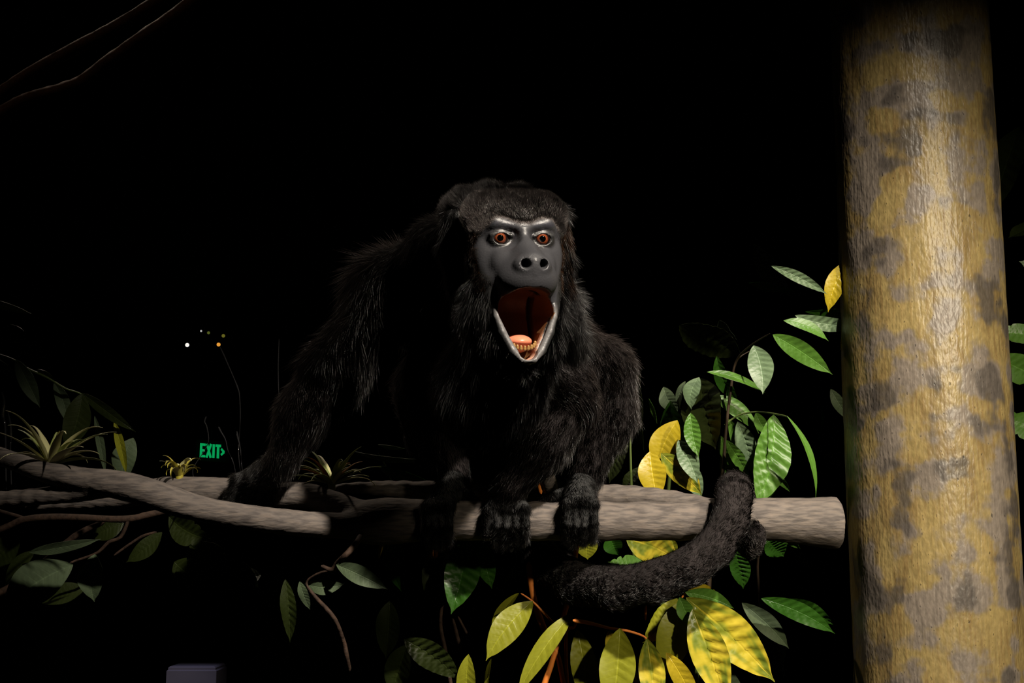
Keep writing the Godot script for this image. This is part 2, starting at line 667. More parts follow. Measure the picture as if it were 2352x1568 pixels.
func monkey() -> void:
	var base := P(1190, 1240, 1.52)
	var t := thing("howler_monkey", "black howler monkey with amber eyes and mouth wide open, crouching on the grey branch", "monkey")
	head_at = Transform3D((cam_basis * Basis(Vector3.UP, deg_to_rad(15.0))).scaled_local(Vector3.ONE * 0.000922), P(1200, 549, 1.24))
	var brown := Color(0.125, 0.102, 0.094)
	var black := Color(0.065, 0.055, 0.052)
	# trunk and limbs
	var f := Field.new()
	var rows := {
		1: [[1160, 600, 1.345, 38], [1115, 710, 1.49, 64], [1120, 860, 1.59, 88], [1190, 1010, 1.71, 80]],
		2: [[1120, 710, 1.59, 62], [1000, 680, 1.59, 46], [890, 680, 1.56, 34]],
		3: [[890, 685, 1.545, 37], [768, 850, 1.505, 27]],
		4: [[768, 850, 1.505, 27], [706, 945, 1.50, 26], [646, 1060, 1.487, 17.5]],
		5: [[1150, 740, 1.56, 60], [1285, 800, 1.52, 36], [1298, 925, 1.475, 30]],
		6: [[1298, 925, 1.475, 29], [1240, 1015, 1.465, 27], [1172, 1118, 1.468, 18]],
		7: [[1240, 1020, 1.70, 66], [1385, 850, 1.545, 30]],
		8: [[1388, 848, 1.545, 29], [1385, 950, 1.555, 33], [1336, 1112, 1.535, 19]],
		9: [[1140, 1030, 1.70, 60], [985, 900, 1.57, 32]],
		10: [[985, 900, 1.57, 30], [1005, 990, 1.58, 30], [1043, 1098, 1.54, 18]],
		11: [[1200, 1100, 1.70, 34], [1195, 1215, 1.67, 26], [1245, 1290, 1.61, 25]],
		12: [[1245, 1290, 1.61, 24.5], [1330, 1342, 1.54, 24], [1420, 1350, 1.485, 23]],
		13: [[1420, 1350, 1.485, 23], [1510, 1333, 1.452, 22], [1590, 1298, 1.440, 21]],
		14: [[1590, 1298, 1.440, 21], [1645, 1255, 1.440, 20], [1678, 1195, 1.447, 19.5]],
		15: [[1678, 1195, 1.447, 19.5], [1686, 1140, 1.468, 19], [1687, 1122, 1.50, 18.5]],
		16: [[1687, 1122, 1.50, 18.5], [1692, 1150, 1.545, 17], [1705, 1215, 1.555, 15]],
		17: [[1705, 1215, 1.555, 15], [1722, 1258, 1.525, 12], [1732, 1252, 1.475, 10]],
		18: [[1732, 1252, 1.475, 9.5], [1741, 1228, 1.462, 8.5], [1738, 1206, 1.463, 6]],
	}
	for key in rows:
		bone(f, rows[key], 0.028 if key < 11 else 0.006, key)
		coat[key] = [flow_of(rows[key]), 0.018, 0.30, black, 1.0]
	coat[1] = [Vector3(-0.1, -1, 0.1), 0.026, 0.3, black, 0.9]
	coat[2] = [Vector3(-0.25, -1.0, 0.15), 0.040, 0.30, Color(0.13, 0.11, 0.103), 2.0]
	coat[19] = [Vector3(-0.8, -0.6, 0.2), 0.016, 0.4, Color(0.06, 0.055, 0.053), 1.4]
	coat[3] = [Vector3(-0.2, -1.0, 0.12), 0.034, 0.28, Color(0.13, 0.11, 0.103), 1.9]
	coat[4] = [Vector3(-0.25, -1.0, 0.2), 0.018, 0.30, Color(0.27, 0.235, 0.22), 2.4]
	coat[5] = [flow_of(rows[5]), 0.018, 0.30, brown, 1.4]
	coat[6] = [flow_of(rows[6]), 0.017, 0.30, brown, 1.7]
	coat[7] = [Vector3(0.4, -0.9, 0.2), 0.018, 0.35, brown, 1.2]
	coat[8] = [flow_of(rows[8]), 0.016, 0.32, brown, 1.6]
	for key in range(11, 19):
		coat[key] = [flow_of(rows[key]), 0.0085 if key < 17 else 0.007, 0.42, Color(0.075, 0.062, 0.058) if key > 13 else Color(0.05, 0.043, 0.041), 1.9]
	# shoulder cape, a soft mass above the far shoulder
	bone(f, [[890, 650, 1.56, 26], [1000, 562, 1.47, 20], [1070, 520, 1.39, 20]], 0.03, 19)
	f.run(0.0062)
	var body := f.surface()
	# hands and feet: palms, separate fingers curling round the wood
	var hands := []
	hands.append(paw([[1172, 1112, 1.470, 17.5], [1166, 1150, 1.474, 17]], [1141, 1162, 1184, 1203], [1160, 1156, 1158, 1166], [1205, 1206, 1206, 1204], [1246, 1250, 1249, 1240], 1.468, 1.4685, 1.487, [[1146, 1142, 1.470, 8], [1125, 1172, 1.469, 6.5], [1119, 1222, 1.474, 5.2]], 20))
	hands.append(paw([[1337, 1108, 1.535, 17], [1330, 1142, 1.497, 18]], [1303, 1322, 1341, 1361], [1158, 1152, 1152, 1158], [1203, 1206, 1206, 1200], [1240, 1246, 1246, 1238], 1.470, 1.4685, 1.488, [[1318, 1128, 1.515, 9], [1280, 1140, 1.51, 7.5], [1246, 1152, 1.515, 6]], 21))
	hands.append(paw([[646, 1062, 1.487, 17], [600, 1096, 1.505, 17]], [556, 578, 603, 630], [1102, 1110, 1116, 1112], [538, 562, 592, 622], [1150, 1160, 1166, 1164], 1.508, 1.513, 1.520, [[580, 1088, 1.508, 8], [546, 1100, 1.506, 6.5], [523, 1148, 1.515, 5]], 22, true))
	hands.append(paw([[1043, 1098, 1.54, 16], [1022, 1150, 1.500, 16]], [982, 998, 1014, 1029], [1165, 1162, 1160, 1164], [1205, 1206, 1206, 1204], [1244, 1250, 1249, 1240], 1.470, 1.4685, 1.488, [[1050, 1120, 1.525, 8.5], [1074, 1138, 1.515, 7], [1088, 1150, 1.518, 5.5]], 23))
	for k in [20, 21, 22, 23]:
		coat[k] = [Vector3(0.0, -1, 0.15) if k != 22 else (P(545, 1130, 1.51) - P(640, 1070, 1.5)).normalized(), 0.0095, 0.24, Color(0.12, 0.112, 0.11), 3.2]
	coat[22][3] = Color(0.24, 0.225, 0.215)
	# head
	var g := head_field()
	g.run(1.65)
	var hd := g.surface()
	# one continuous body mesh with the head and hands in it
	var V := PackedVector3Array(body[0])
	var N := PackedVector3Array(body[1])
	var C := PackedColorArray()
	var I := PackedInt32Array(body[3])
	var skin := Color(7.0, 6.0, 6.0) / 255.0
	skin.a = 1.0
	C.resize(V.size())
	C.fill(skin)
	for k in hands.size():
		var hnd: Array = hands[k]
		var first := V.size()
		V.append_array(hnd[0])
		N.append_array(hnd[1])
		for i in hnd[3]:
			I.append(i + first)
		var cc := PackedColorArray()
		cc.resize(hnd[0].size())
		cc.fill(Color8(9, 9, 9))
		C.append_array(cc)
	var h0 := V.size()
	var nb: Basis = head_at.basis.orthonormalized()
	for i in hd[0].size():
		var q: Vector3 = hd[0][i]
		V.append(head_at * q)
		N.append(nb * hd[1][i])
		C.append(face_color(q, hd[2][i], hd[1][i]))
	var skin_mat := mat(Color(1, 1, 1), 0.45, 0.5)
	skin_mat.vertex_color_use_as_albedo = true
	skin_mat.heightmap_enabled = true
	skin_mat.heightmap_texture = ramp_noise(0.06, [], 256, FastNoiseLite.TYPE_SIMPLEX, 4, 8)
	skin_mat.heightmap_scale = 0.012
	skin_mat.uv1_triplanar = true
	skin_mat.uv1_scale = Vector3(22, 22, 22)
	skin_mat.resource_name = "bare_skin"
	var under := mat(Color(1, 1, 1), 0.95, 0.1)
	under.vertex_color_use_as_albedo = true
	under.resource_name = "skin_under_fur"
	var whole := arrays_mesh(V.slice(0, h0), N.slice(0, h0), PackedVector2Array(), C.slice(0, h0), I)
	var more := []
	more.resize(Mesh.ARRAY_MAX)
	more[Mesh.ARRAY_VERTEX] = V.slice(h0)
	more[Mesh.ARRAY_NORMAL] = N.slice(h0)
	more[Mesh.ARRAY_COLOR] = C.slice(h0)
	more[Mesh.ARRAY_INDEX] = hd[3]
	whole.add_surface_from_arrays(Mesh.PRIMITIVE_TRIANGLES, more)
	whole.surface_set_material(0, under)
	whole.surface_set_material(1, skin_mat)
	part("body", whole, null, t)
	eyes_and_mouth(t)
	# fur
	var grow := Fur.new()
	grow.rng = rng
	grow.eye = EYE
	scatter_body(grow, body)
	for hnd in hands:
		scatter_body(grow, hnd)
	part_fur("coat_fur", grow, t, 0)
	var grow2 := Fur.new()
	grow2.rng = rng
	grow2.eye = EYE
	scatter_head(grow2, hd)
	part_fur("head_hair", grow2, t, 1)


func paw(palm: Array, kx: Array, ky: Array, mx: Array, ty: Array, dk: float, dm: float, dt: float, thumb: Array, tagged: int, slanted := false) -> Array:
	var f := Field.new()
	bone(f, palm, 0.006, tagged)
	var pl: Array = palm[-1]
	for i in 4:
		var k := [kx[i], ky[i], dk, 6.4]
		bone(f, [[(pl[0] + kx[i]) * 0.5, (pl[1] + ky[i]) * 0.5 - 4.0, pl[2], 10.0], k], 0.006, tagged)
		var m: Array = [mx[i], (ky[i] + ty[i]) * 0.5, dm, 5.2] if slanted else [kx[i] + (kx[i] - pl[0]) * 0.05, mx[i], dm, 5.2]
		var e: Array = [mx[i] - 8, ty[i], dt, 4.4] if slanted else [kx[i] + (kx[i] - pl[0]) * 0.02, ty[i], dt, 4.4]
		bone(f, [k, m, e], 0.0022, tagged)
	bone(f, thumb, 0.003, tagged)
	f.run(0.0026)
	return f.surface()


func head_field() -> Field:
	var f := Field.new()
	# skull and face (tag 1 = bare skin, 2 = forehead, 3 = crest, 4 = side locks, 5 = beard, 6 = throat)
	f.ball(Vector3(0, 10, -58), Vector3(48, 42, 52), 8, 2)
	f.ball(Vector3(2, 17, -34), Vector3(45, 28, 27), 10, 2)
	f.ball(Vector3(0, -14, -29), Vector3(49, 41, 33), 10, 1)
	for s in [-1.0, 1.0]:
		f.add(Vector3(40 * s, 8, -20), Vector3(26 * s, 16, -6), 9, 7.5, 8, 1)
		f.add(Vector3(26 * s, 16, -6), Vector3(0, 9.5, 1), 7.0, 6.5, 6, 1)
		f.ball(Vector3(31 * s, -16, -16), Vector3(12, 12, 10.5), 10, 1)
		f.ball(Vector3(20 * s, -26, 3), Vector3(13, 15, 12), 10, 1)
	f.add(Vector3(0, 6, -1), Vector3(0, -12, 13), 7.5, 9, 6, 1)
	f.add(Vector3(0, -12, 15), Vector3(0, -25, 36), 8.5, 11, 7, 1)
	f.add(Vector3(0, -24, -4), Vector3(0, -34, 26), 24, 18, 10, 1)
	f.ball(Vector3(0, -42, 17), Vector3(30.5, 22, 28), 10, 1)
	for s in [-1.0, 1.0]:
		f.ball(Vector3(33 * s, -42, -14), Vector3(10, 19, 15), 12, 1)
	for s in [-1.0, 1.0]:
		f.add(Vector3(26 * s, -46, 2), Vector3(29 * s, -74, 4), 7.5, 6.5, 12, 1)
	for s in [-1.0, 1.0]:
		f.cut_ball(Vector3(13.5 * s, 2.5, 11), Vector3(6.5, 8, 9), 5, 1)
		# orbit, lids and the opening between them
		f.cut_ball(Vector3(22 * s, 1, 10), Vector3(14.5, 10.5, 11), 6, 1)
		f.ball(Vector3(22 * s, 0, -8.5), Vector3(13.2, 12.2, 12.8), 2.5, 1)
		f.add(Vector3(12 * s, 3.0, 1.5), Vector3(32 * s, 4.0, -1.5), 2.2, 1.8, 2.5, 1)
		f.cut_ball(Vector3(21.6 * s, 0.0, 6), Vector3(9.2, 5.6, 11), 1.2, 1)
	# brow wrinkles
	for k in 2:
		var y := 14.5 + 4.5 * k
		f.cut(Vector3(-20, y + 4.0, 4), Vector3(-7, y - 0.5, 8.5), 0.9, 1.3, 1.6, 1)
		f.cut(Vector3(-7, y - 0.5, 8.5), Vector3(9, y - 1.0, 8.8), 1.3, 1.2, 1.6, 1)
		f.cut(Vector3(9, y - 1.0, 8.8), Vector3(20, y + 4.0, 4), 1.2, 0.9, 1.6, 1)
	# nose
	f.add(Vector3(-6, -28, 39), Vector3(6, -28, 39), 8, 8, 6, 1)
	for s in [-1.0, 1.0]:
		f.ball(Vector3(11.0 * s, -28, 37), Vector3(7.0, 7.0, 7.0), 5, 1)
		f.cut(Vector3(9.6 * s, -28.5, 54), Vector3(7.5 * s, -24, 26), 5.2, 3.2, 1.6, 1)
	f.add(Vector3(0, -24, 46), Vector3(0, -36, 44), 2.6, 3.0, 3, 1)
	# jaw
	for s in [-1.0, 1.0]:
		f.add(Vector3(36 * s, -48, -28), Vector3(26 * s, -92, -4), 13, 9, 8, 5)
		f.add(Vector3(26 * s, -92, -4), Vector3(0, -114, 6), 9, 11, 8, 5)
		f.ball(Vector3(32 * s, -60, -10), Vector3(9, 22, 17), 8, 5)
	f.ball(Vector3(0, -98, -24), Vector3(32, 30, 30), 10, 6)
	f.add(Vector3(0, -92, -40), Vector3(-15, -150, -80), 40, 52, 12, 6)
	var lip := [[29.5, -68, 9], [28.5, -78, 11], [24.5, -93, 14], [15, -111, 18], [5, -119.5, 20.5], [-5, -119.5, 20.5], [-15, -111, 18], [-24.5, -93, 14], [-28.5, -78, 11], [-29.5, -68, 9]]
	for i in lip.size() - 1:
		f.add(Vector3(lip[i][0], lip[i][1], lip[i][2]), Vector3(lip[i + 1][0], lip[i + 1][1], lip[i + 1][2]), 4.2, 4.2, 1.6, 8)
	# mouth cavity, an egg narrowing to the chin, with a flat throat wall behind (tag 7)
	for k in 26:
		var z := 58.0 - k * 3.0
		if z < -14.0:
			break
		f.cut(Vector3(-5, -73, z), Vector3(0, -110.5, z), 22.2, 8.6, 2.2, 7)
		f.cut(Vector3(5, -73, z), Vector3(0, -110.5, z), 22.2, 8.6, 2.2, 7)
	for k in 18:
		f.cut(Vector3(16.5, -58, -8.0 - 2.4 * k), Vector3(16.0, -104, -2.0 - 2.4 * k), 2.7, 2.2, 0.8, 7)
	# masses of hair: forehead roll, crest behind it, locks beside the face, beard
	f.add(Vector3(-40, 26, -28), Vector3(38, 28, -30), 15, 15, 8, 2)
	f.add(Vector3(-33, 34, -32), Vector3(30, 35, -32), 15, 15, 8, 2)
	var crest := [[-54, 30, -100], [-52, 38, -84], [-44, 45, -66], [-18, 51, -64], [14, 50, -64], [40, 40, -62], [54, 22, -58]]
	for i in crest.size() - 1:
		f.add(Vector3(crest[i][0], crest[i][1], crest[i][2]), Vector3(crest[i + 1][0], crest[i + 1][1], crest[i + 1][2]), 9, 9, 6, 3)
	f.add(Vector3(-52, 24, -72), Vector3(-56, -6, -76), 12, 10, 8, 4)
	f.add(Vector3(-56, -6, -76), Vector3(-50, -44, -76), 10, 8, 8, 4)
	f.add(Vector3(46, 28, -40), Vector3(53, -16, -42), 11, 10, 8, 4)
	f.add(Vector3(53, -16, -42), Vector3(52, -52, -38), 10, 11, 8, 4)
	f.add(Vector3(52, -50, -40), Vector3(72, -66, -100), 12, 14, 8, 5)
	f.add(Vector3(72, -66, -100), Vector3(98, -104, -156), 14, 16, 8, 5)
	f.add(Vector3(44, -78, -36), Vector3(32, -120, -36), 11, 12, 8, 5)
	f.add(Vector3(-42, -70, -32), Vector3(-32, -125, -34), 12, 14, 8, 5)
	f.add(Vector3(26, -122, -48), Vector3(20, -160, -70), 15, 20, 10, 5)
	return f


func bare(q: Vector3) -> float:      # 1 on the bare face, 0 in the hair
	var w := absf(q.x - 1.0)
	var top := 15.0 + 6.0 * smoothstep(3.0, 20.0, w) - 26.0 * smoothstep(27.0, 52.0, w)
	var e := 1.0 - smoothstep(top - 3.0, top + 3.0, q.y)
	e *= 1.0 - smoothstep(44.0, 49.0, absf(q.x) + maxf(0.0, -20.0 - q.y) * 0.3)
	e *= smoothstep(-34.0, -26.0, q.z + maxf(0.0, -q.y - 40.0) * -0.9)
	if q.z < 10.0:
		e *= 1.0 - smoothstep(42.0, 47.0, absf(q.x) + maxf(0.0, -24.0 - q.y) * 0.65)
	if q.y < -48.0:
		e *= smoothstep(6.0, 12.0, q.z)
	return e


func face_color(q: Vector3, tagged: int, n: Vector3) -> Color:
	var dark := Color8(5, 5, 5)
	var face := Color8(9, 9, 10)
	var c := dark.lerp(Color(0.15, 0.13, 0.122), smoothstep(6.0, 16.0, q.y) * (1.0 if tagged <= 2 else 0.0)).lerp(face, bare(q))
	for s in [-1.0, 1.0]:
		var ey := Vector2((q.x - 21.8 * s) / 13.5, (q.y - 1.0) / 9.5).length()
		c = c.lerp(Color(0.012, 0.011, 0.011), (1.0 - smoothstep(0.85, 1.15, ey)) * 0.75)
	if q.y < -48.0:
		var rim := Color(0.135, 0.13, 0.13)
		var a := Vector2(absf(q.x), q.y + 73.0)
		# distance outside the egg-shaped opening
		var t := clampf(-a.y / 37.5, 0.0, 1.0)
		var out := Vector2(maxf(a.x - 5.0 * (1.0 - t), 0.0), a.y + 37.5 * t).length() - lerpf(22.2, 8.6, t)
		if tagged == 7 or out < 1.2:
			var flesh := Color(0.20, 0.085, 0.03)
			var pink := Color(0.62, 0.36, 0.25)
			c = flesh.lerp(pink, smoothstep(-84.0, -106.0, q.y) * smoothstep(-4.0, 10.0, q.z))
			c = c.lerp(rim, smoothstep(13.0, 19.0, q.z) * smoothstep(-62.0, -76.0, q.y) * 0.85)
			if q.y > -64.0:
				c = c.lerp(face * 0.5, smoothstep(18.0, 26.0, q.z))
		elif q.y < -64.0:
			c = c.lerp(rim, (1.0 - smoothstep(5.0, 9.0, out)) * smoothstep(6.0, 12.0, q.z) * smoothstep(-64.0, -74.0, q.y))
	return c


func eyes_and_mouth(t: Node3D) -> void:
	var iris_mat := mat(Color(1, 1, 1), 0.5, 0.0)
	iris_mat.albedo_texture = iris_image()
	iris_mat.clearcoat_enabled = true
	iris_mat.clearcoat = 1.0
	iris_mat.clearcoat_roughness = 0.02
	iris_mat.resource_name = "eye"
	for s in [-1.0, 1.0]:
		var e := part("eye", eyeball(), iris_mat, t)
		e.transform = Transform3D(head_at.basis * Basis(Vector3.UP, deg_to_rad(-9.0)) * Basis(Vector3.RIGHT, deg_to_rad(-3.0)), head_at * Vector3(21.8 * s, 0.0, -8.2))
		e.set_meta("label", "amber eye with round black pupil")
	# tongue
	var tm := mat(Color(0.86, 0.50, 0.38), 0.38, 0.5)
	tm.subsurf_scatter_enabled = true
	tm.subsurf_scatter_strength = 0.15
	var f := Field.new()
	f.ball(Vector3(-4, -102, -4), Vector3(14, 7.0, 19), 2, 0)
	f.ball(Vector3(-4, -105, -12), Vector3(15, 9.0, 17), 3, 0)
	f.run(1.2)
	var a := f.surface()
	var tongue := part("tongue", arrays_mesh(a[0], a[1], PackedVector2Array(), PackedColorArray(), a[3]), tm, t)
	tongue.transform = head_at
	# lower teeth in an arc in front of the tongue
	var ivory := mat(Color(0.58, 0.44, 0.25), 0.35, 0.5)
	for i in 9:
		var u := (i - 4) / 4.0
		var tooth := Field.new()
		var big := 1.25 if i == 0 or i == 8 else 1.0
		tooth.add(Vector3(0, 0, 0), Vector3(0, 2.4 * big, 0.4), 1.75, 1.35, 0.5)
		tooth.run(0.55)
		a = tooth.surface()
		var m := part("tooth", arrays_mesh(a[0], a[1], PackedVector2Array(), PackedColorArray(), a[3]), ivory, t)
		m.transform = Transform3D(head_at.basis * Basis(Vector3.UP, u * 0.9), head_at * Vector3(-1.5 + 13.0 * sin(u * 1.15), -109.5 + 4.0 * u * u, 14.0 - 9.0 * (1.0 - cos(u * 1.15))))


func iris_image() -> ImageTexture:
	var n := 256
	var im := Image.create_empty(n, n, false, Image.FORMAT_RGB8)
	for y in n:
		for x in n:
			var v := Vector2(x - n * 0.5, y - n * 0.5) / (n * 0.5)
			var r := v.length()
			var a := atan2(v.y, v.x)
			var c := Color(0.07, 0.05, 0.045)
			var streak := 0.5 + 0.5 * clouds.get_noise_2d(a * 9.0, r * 3.0)
			c = c.lerp(Color(0.44, 0.215, 0.125).lerp(Color(0.32, 0.13, 0.07), streak), 1.0 - smoothstep(0.50, 0.54, r))
			c = c.lerp(Color(0.56, 0.31, 0.17), (1.0 - smoothstep(0.27, 0.40, r)) * 0.6)
			c = c.lerp(Color(0.01, 0.008, 0.008), 1.0 - smoothstep(0.26, 0.29, r))
			c = c.lerp(Color(0.62, 0.58, 0.55), smoothstep(0.70, 0.80, r) * 0.8)
			im.set_pixel(x, y, c)
	return ImageTexture.create_from_image(im)


func eyeball() -> ArrayMesh:
	# a ball of 11 mm with a bulging cornea; uv is the view from the front
	var v := PackedVector3Array()
	var n := PackedVector3Array()
	var uv := PackedVector2Array()
	var idx := PackedInt32Array()
	var rings := 40
	var seg := 40
	for i in rings + 1:
		var th := PI * pow(float(i) / rings, 1.6)
		for k in seg + 1:
			var a := TAU * k / seg
			var dir := Vector3(sin(th) * cos(a), sin(th) * sin(a), cos(th))
			# the cornea is a smaller ball set into the front
			var cz := 5.4
			var r := 11.0
			var nn := dir
			var q := cz * dir.z + sqrt(maxf(6.9 * 6.9 - cz * cz * (1.0 - dir.z * dir.z), 0.0))
			if dir.z > 0.0 and q > r:
				r = q
				nn = (dir * q - Vector3(0, 0, cz)).normalized()
			v.append(dir * r)
			n.append(nn)
			uv.append(Vector2(0.5 + 0.5 * dir.x, 0.5 - 0.5 * dir.y) if th < 1.5 else Vector2(0.5 + 0.49 * cos(a), 0.5 - 0.49 * sin(a)))
	for i in rings:
		for k in seg:
			var p := i * (seg + 1) + k
			var q := p + seg + 1
			idx.append_array(PackedInt32Array([p, p + 1, q, p + 1, q + 1, q]))
	return arrays_mesh(v, n, uv, PackedColorArray(), idx)


# --- hair: a tuft mesh placed many times
class Fur:
	var rng: RandomNumberGenerator
	var eye := Vector3.ZERO
	var buf := PackedFloat32Array()
	var count := 0

	func tuft(at: Vector3, dir: Vector3, out: Vector3, length: float, wide: float, c: Color) -> void:
		# y runs along the hair; z, the way the hair droops, away from the skin's normal
		var y := dir.normalized()
		var x := y.cross(out).normalized()
		var z := x.cross(y)
		var tw := rng.randf_range(-0.5, 0.5)
		var xr := x * cos(tw) + z * sin(tw)
		var zr := z * cos(tw) - x * sin(tw)
		x = xr * wide
		z = -zr * wide
		y *= length
		buf.append_array(PackedFloat32Array([x.x, y.x, z.x, at.x, x.y, y.y, z.y, at.y, x.z, y.z, z.z, at.z, c.r, c.g, c.b, 1.0]))
		count += 1


func tuft_mesh(hairs: int, spread: float, width: float, curl: float, sd: int) -> ArrayMesh:
	# unit length along y; spread and width in metres
	var r := RandomNumberGenerator.new()
	r.seed = sd
	var v := PackedVector3Array()
	var n := PackedVector3Array()
	var c := PackedColorArray()
	var idx := PackedInt32Array()
	for i in hairs:
		var a := r.randf() * TAU
		var root := Vector3(cos(a), 0, sin(a)) * spread * sqrt(r.randf())
		var lean := Vector3(r.randf_range(-1, 1), 0, r.randf_range(-1, 1)) * spread * 1.1
		var ln := r.randf_range(0.6, 1.08)
		var b := r.randf() * TAU
		var side := Vector3(cos(b), 0, sin(b) * 0.6) * width * r.randf_range(0.6, 1.2)
		var tone := r.randf_range(0.55, 1.5)
		var first := v.size()
		for k in 4:
			var t := k / 3.0
			var p := root + lean * t + Vector3(0, ln * t, curl * t * t)
			var w: float = [1.0, 0.95, 0.7, 0.12][k]
			var nn := side.cross(Vector3.UP).normalized()
			for s in [-1.0, 1.0]:
				v.append(p + side * w * s * 0.5)
				n.append((nn + side.normalized() * s * 0.8).normalized())
				c.append(Color(tone, tone, tone))
		for k in 3:
			var p0 := first + k * 2
			idx.append_array(PackedInt32Array([p0, p0 + 1, p0 + 2, p0 + 1, p0 + 3, p0 + 2]))
	return arrays_mesh(v, n, PackedVector2Array(), c, idx)


func part_fur(called: String, g: Fur, t: Node3D, kind: int) -> void:
	var mm := MultiMesh.new()
	mm.transform_format = MultiMesh.TRANSFORM_3D
	mm.use_colors = true
	mm.mesh = tuft_mesh(14, 0.0034, 0.00036, 0.004, 40) if kind == 0 else tuft_mesh(16, 0.0026, 0.00018, 0.0012, 41)
	mm.instance_count = g.count
	mm.buffer = g.buf
	var o := MultiMeshInstance3D.new()
	o.name = called
	o.multimesh = mm
	var m := mat(Color(1, 1, 1), 0.38, 0.6)
	m.vertex_color_use_as_albedo = true
	m.resource_name = "hair"
	o.material_override = m
	o.set_meta("kind", "stuff")
	t.add_child(o)
	print(called, " tufts ", g.count)


func scatter_body(g: Fur, s: Array) -> void:
	var v: PackedVector3Array = s[0]
	var n: PackedVector3Array = s[1]
	var tg: PackedInt32Array = s[2]
	var idx: PackedInt32Array = s[3]
	var per := 95000.0          # tufts on a square metre at density 1
	for k in range(0, idx.size(), 3):
		var ia := idx[k]
		var ib := idx[k + 1]
		var ic := idx[k + 2]
		var row: Array = coat[tg[ia]]
		var a := v[ia]
		var e1 := v[ib] - a
		var e2 := v[ic] - a
		var nn := n[ia]
		if nn.dot((EYE - a).normalized()) < -0.45:
			continue
		var want: float = 0.5 * e1.cross(e2).length() * per * row[4]
		var num := int(want) + (1 if rng.randf() < want - int(want) else 0)
		for j in num:
			var u := rng.randf()
			var w := rng.randf()
			if u + w > 1.0:
				u = 1.0 - u
				w = 1.0 - w
			var p := a + e1 * u + e2 * w
			var flow: Vector3 = row[0]
			flow = (flow - nn * flow.dot(nn)).normalized()
			var dir: Vector3 = flow + nn * (row[2] * rng.randf_range(0.6, 1.4)) + Vector3(rng.randfn(0, 0.16), rng.randfn(0, 0.16), rng.randfn(0, 0.16))
			var len: float = row[1] * rng.randf_range(0.65, 1.25)
			var tone := rng.randf_range(0.6, 1.4)
			var c: Color = row[3] * tone
			g.tuft(p - nn * 0.0015, dir, nn, len, 1.0, c)


func scatter_head(g: Fur, s: Array) -> void:
	var v: PackedVector3Array = s[0]
	var n: PackedVector3Array = s[1]
	var tg: PackedInt32Array = s[2]
	var idx: PackedInt32Array = s[3]
	var nb: Basis = head_at.basis.orthonormalized()
	var rust := Color(0.20, 0.085, 0.032)
	for k in range(0, idx.size(), 3):
		var ia := idx[k]
		var tgd := tg[ia]
		if tgd == 7 or tgd == 8:
			continue
		var a := v[ia]
		var skin := bare(a)
		if skin > 0.9 or (a.y < -46.0 and (a.z > 8.0 and absf(a.x) < 36.0 or absf(a.x) < 27.0 and a.z > -45.0 and a.y > -112.0)):
			continue
		var nn := n[ia]
		var wn := nb * nn
		if wn.dot((EYE - head_at * a).normalized()) < -0.45:
			continue
		var e1 := v[idx[k + 1]] - a
		var e2 := v[idx[k + 2]] - a
		# flow, length and tint by place
		var flow := Vector3(0, -1, -0.1)
		var len := 16.0
		var lift := 0.35
		var c := Color(0.034, 0.029, 0.027)
		var dens := 0.20
		if a.y > 8.0 and tgd <= 2:
			flow = Vector3(a.x * 0.012, 1.0, -0.25)
			len = 6.0
			lift = 0.5
			c = Color(0.52, 0.45, 0.43)
			dens = 0.75
		elif tgd == 3:
			flow = Vector3(-0.5 if a.x < 0 else 0.6, 0.9, -0.2)
			len = 9.0
			lift = 0.7
			c = Color(0.17, 0.155, 0.15)
			dens = 0.40
		elif tgd == 4 or tgd <= 2:
			flow = Vector3(-0.12 if a.x < 0 else 0.14, -1.0, 0.05)
			len = 15.0 if tgd == 4 else 6.0
			c = Color(0.040, 0.033, 0.030)
			if absf(a.x) > 38.0 and a.y > -52.0 and a.y < 22.0 and a.z > -54.0 and absf(a.x) < 60.0:
				c = c.lerp(rust, 0.75)
		else:
			flow = Vector3(0.30 if a.x > 30.0 else (-0.3 if a.x < -30.0 else 0.0), -1.0, 0.1)
			len = 22.0
			lift = 0.30
		len *= 1.0 - 0.8 * skin
		if tgd <= 2 and a.y < 8.0 and a.y > -48.0 and absf(a.x) < 44.0:
			len = minf(len, 5.0)
		flow = (flow - nn * flow.dot(nn)).normalized()
		var want := 0.5 * e1.cross(e2).length() * dens * (1.0 - skin)
		var num := int(want) + (1 if rng.randf() < want - int(want) else 0)
		for j in num:
			var u := rng.randf()
			var w := rng.randf()
			if u + w > 1.0:
				u = 1.0 - u
				w = 1.0 - w
			var p := a + e1 * u + e2 * w - nn * 1.0
			var dir := nb * (flow + nn * (lift * rng.randf_range(0.6, 1.4)) + Vector3(rng.randfn(0, 0.14), rng.randfn(0, 0.14), rng.randfn(0, 0.14)))
			g.tuft(head_at * p, dir, wn, len * 0.001 * rng.randf_range(0.65, 1.25), 1.0, c * rng.randf_range(0.6, 1.4))


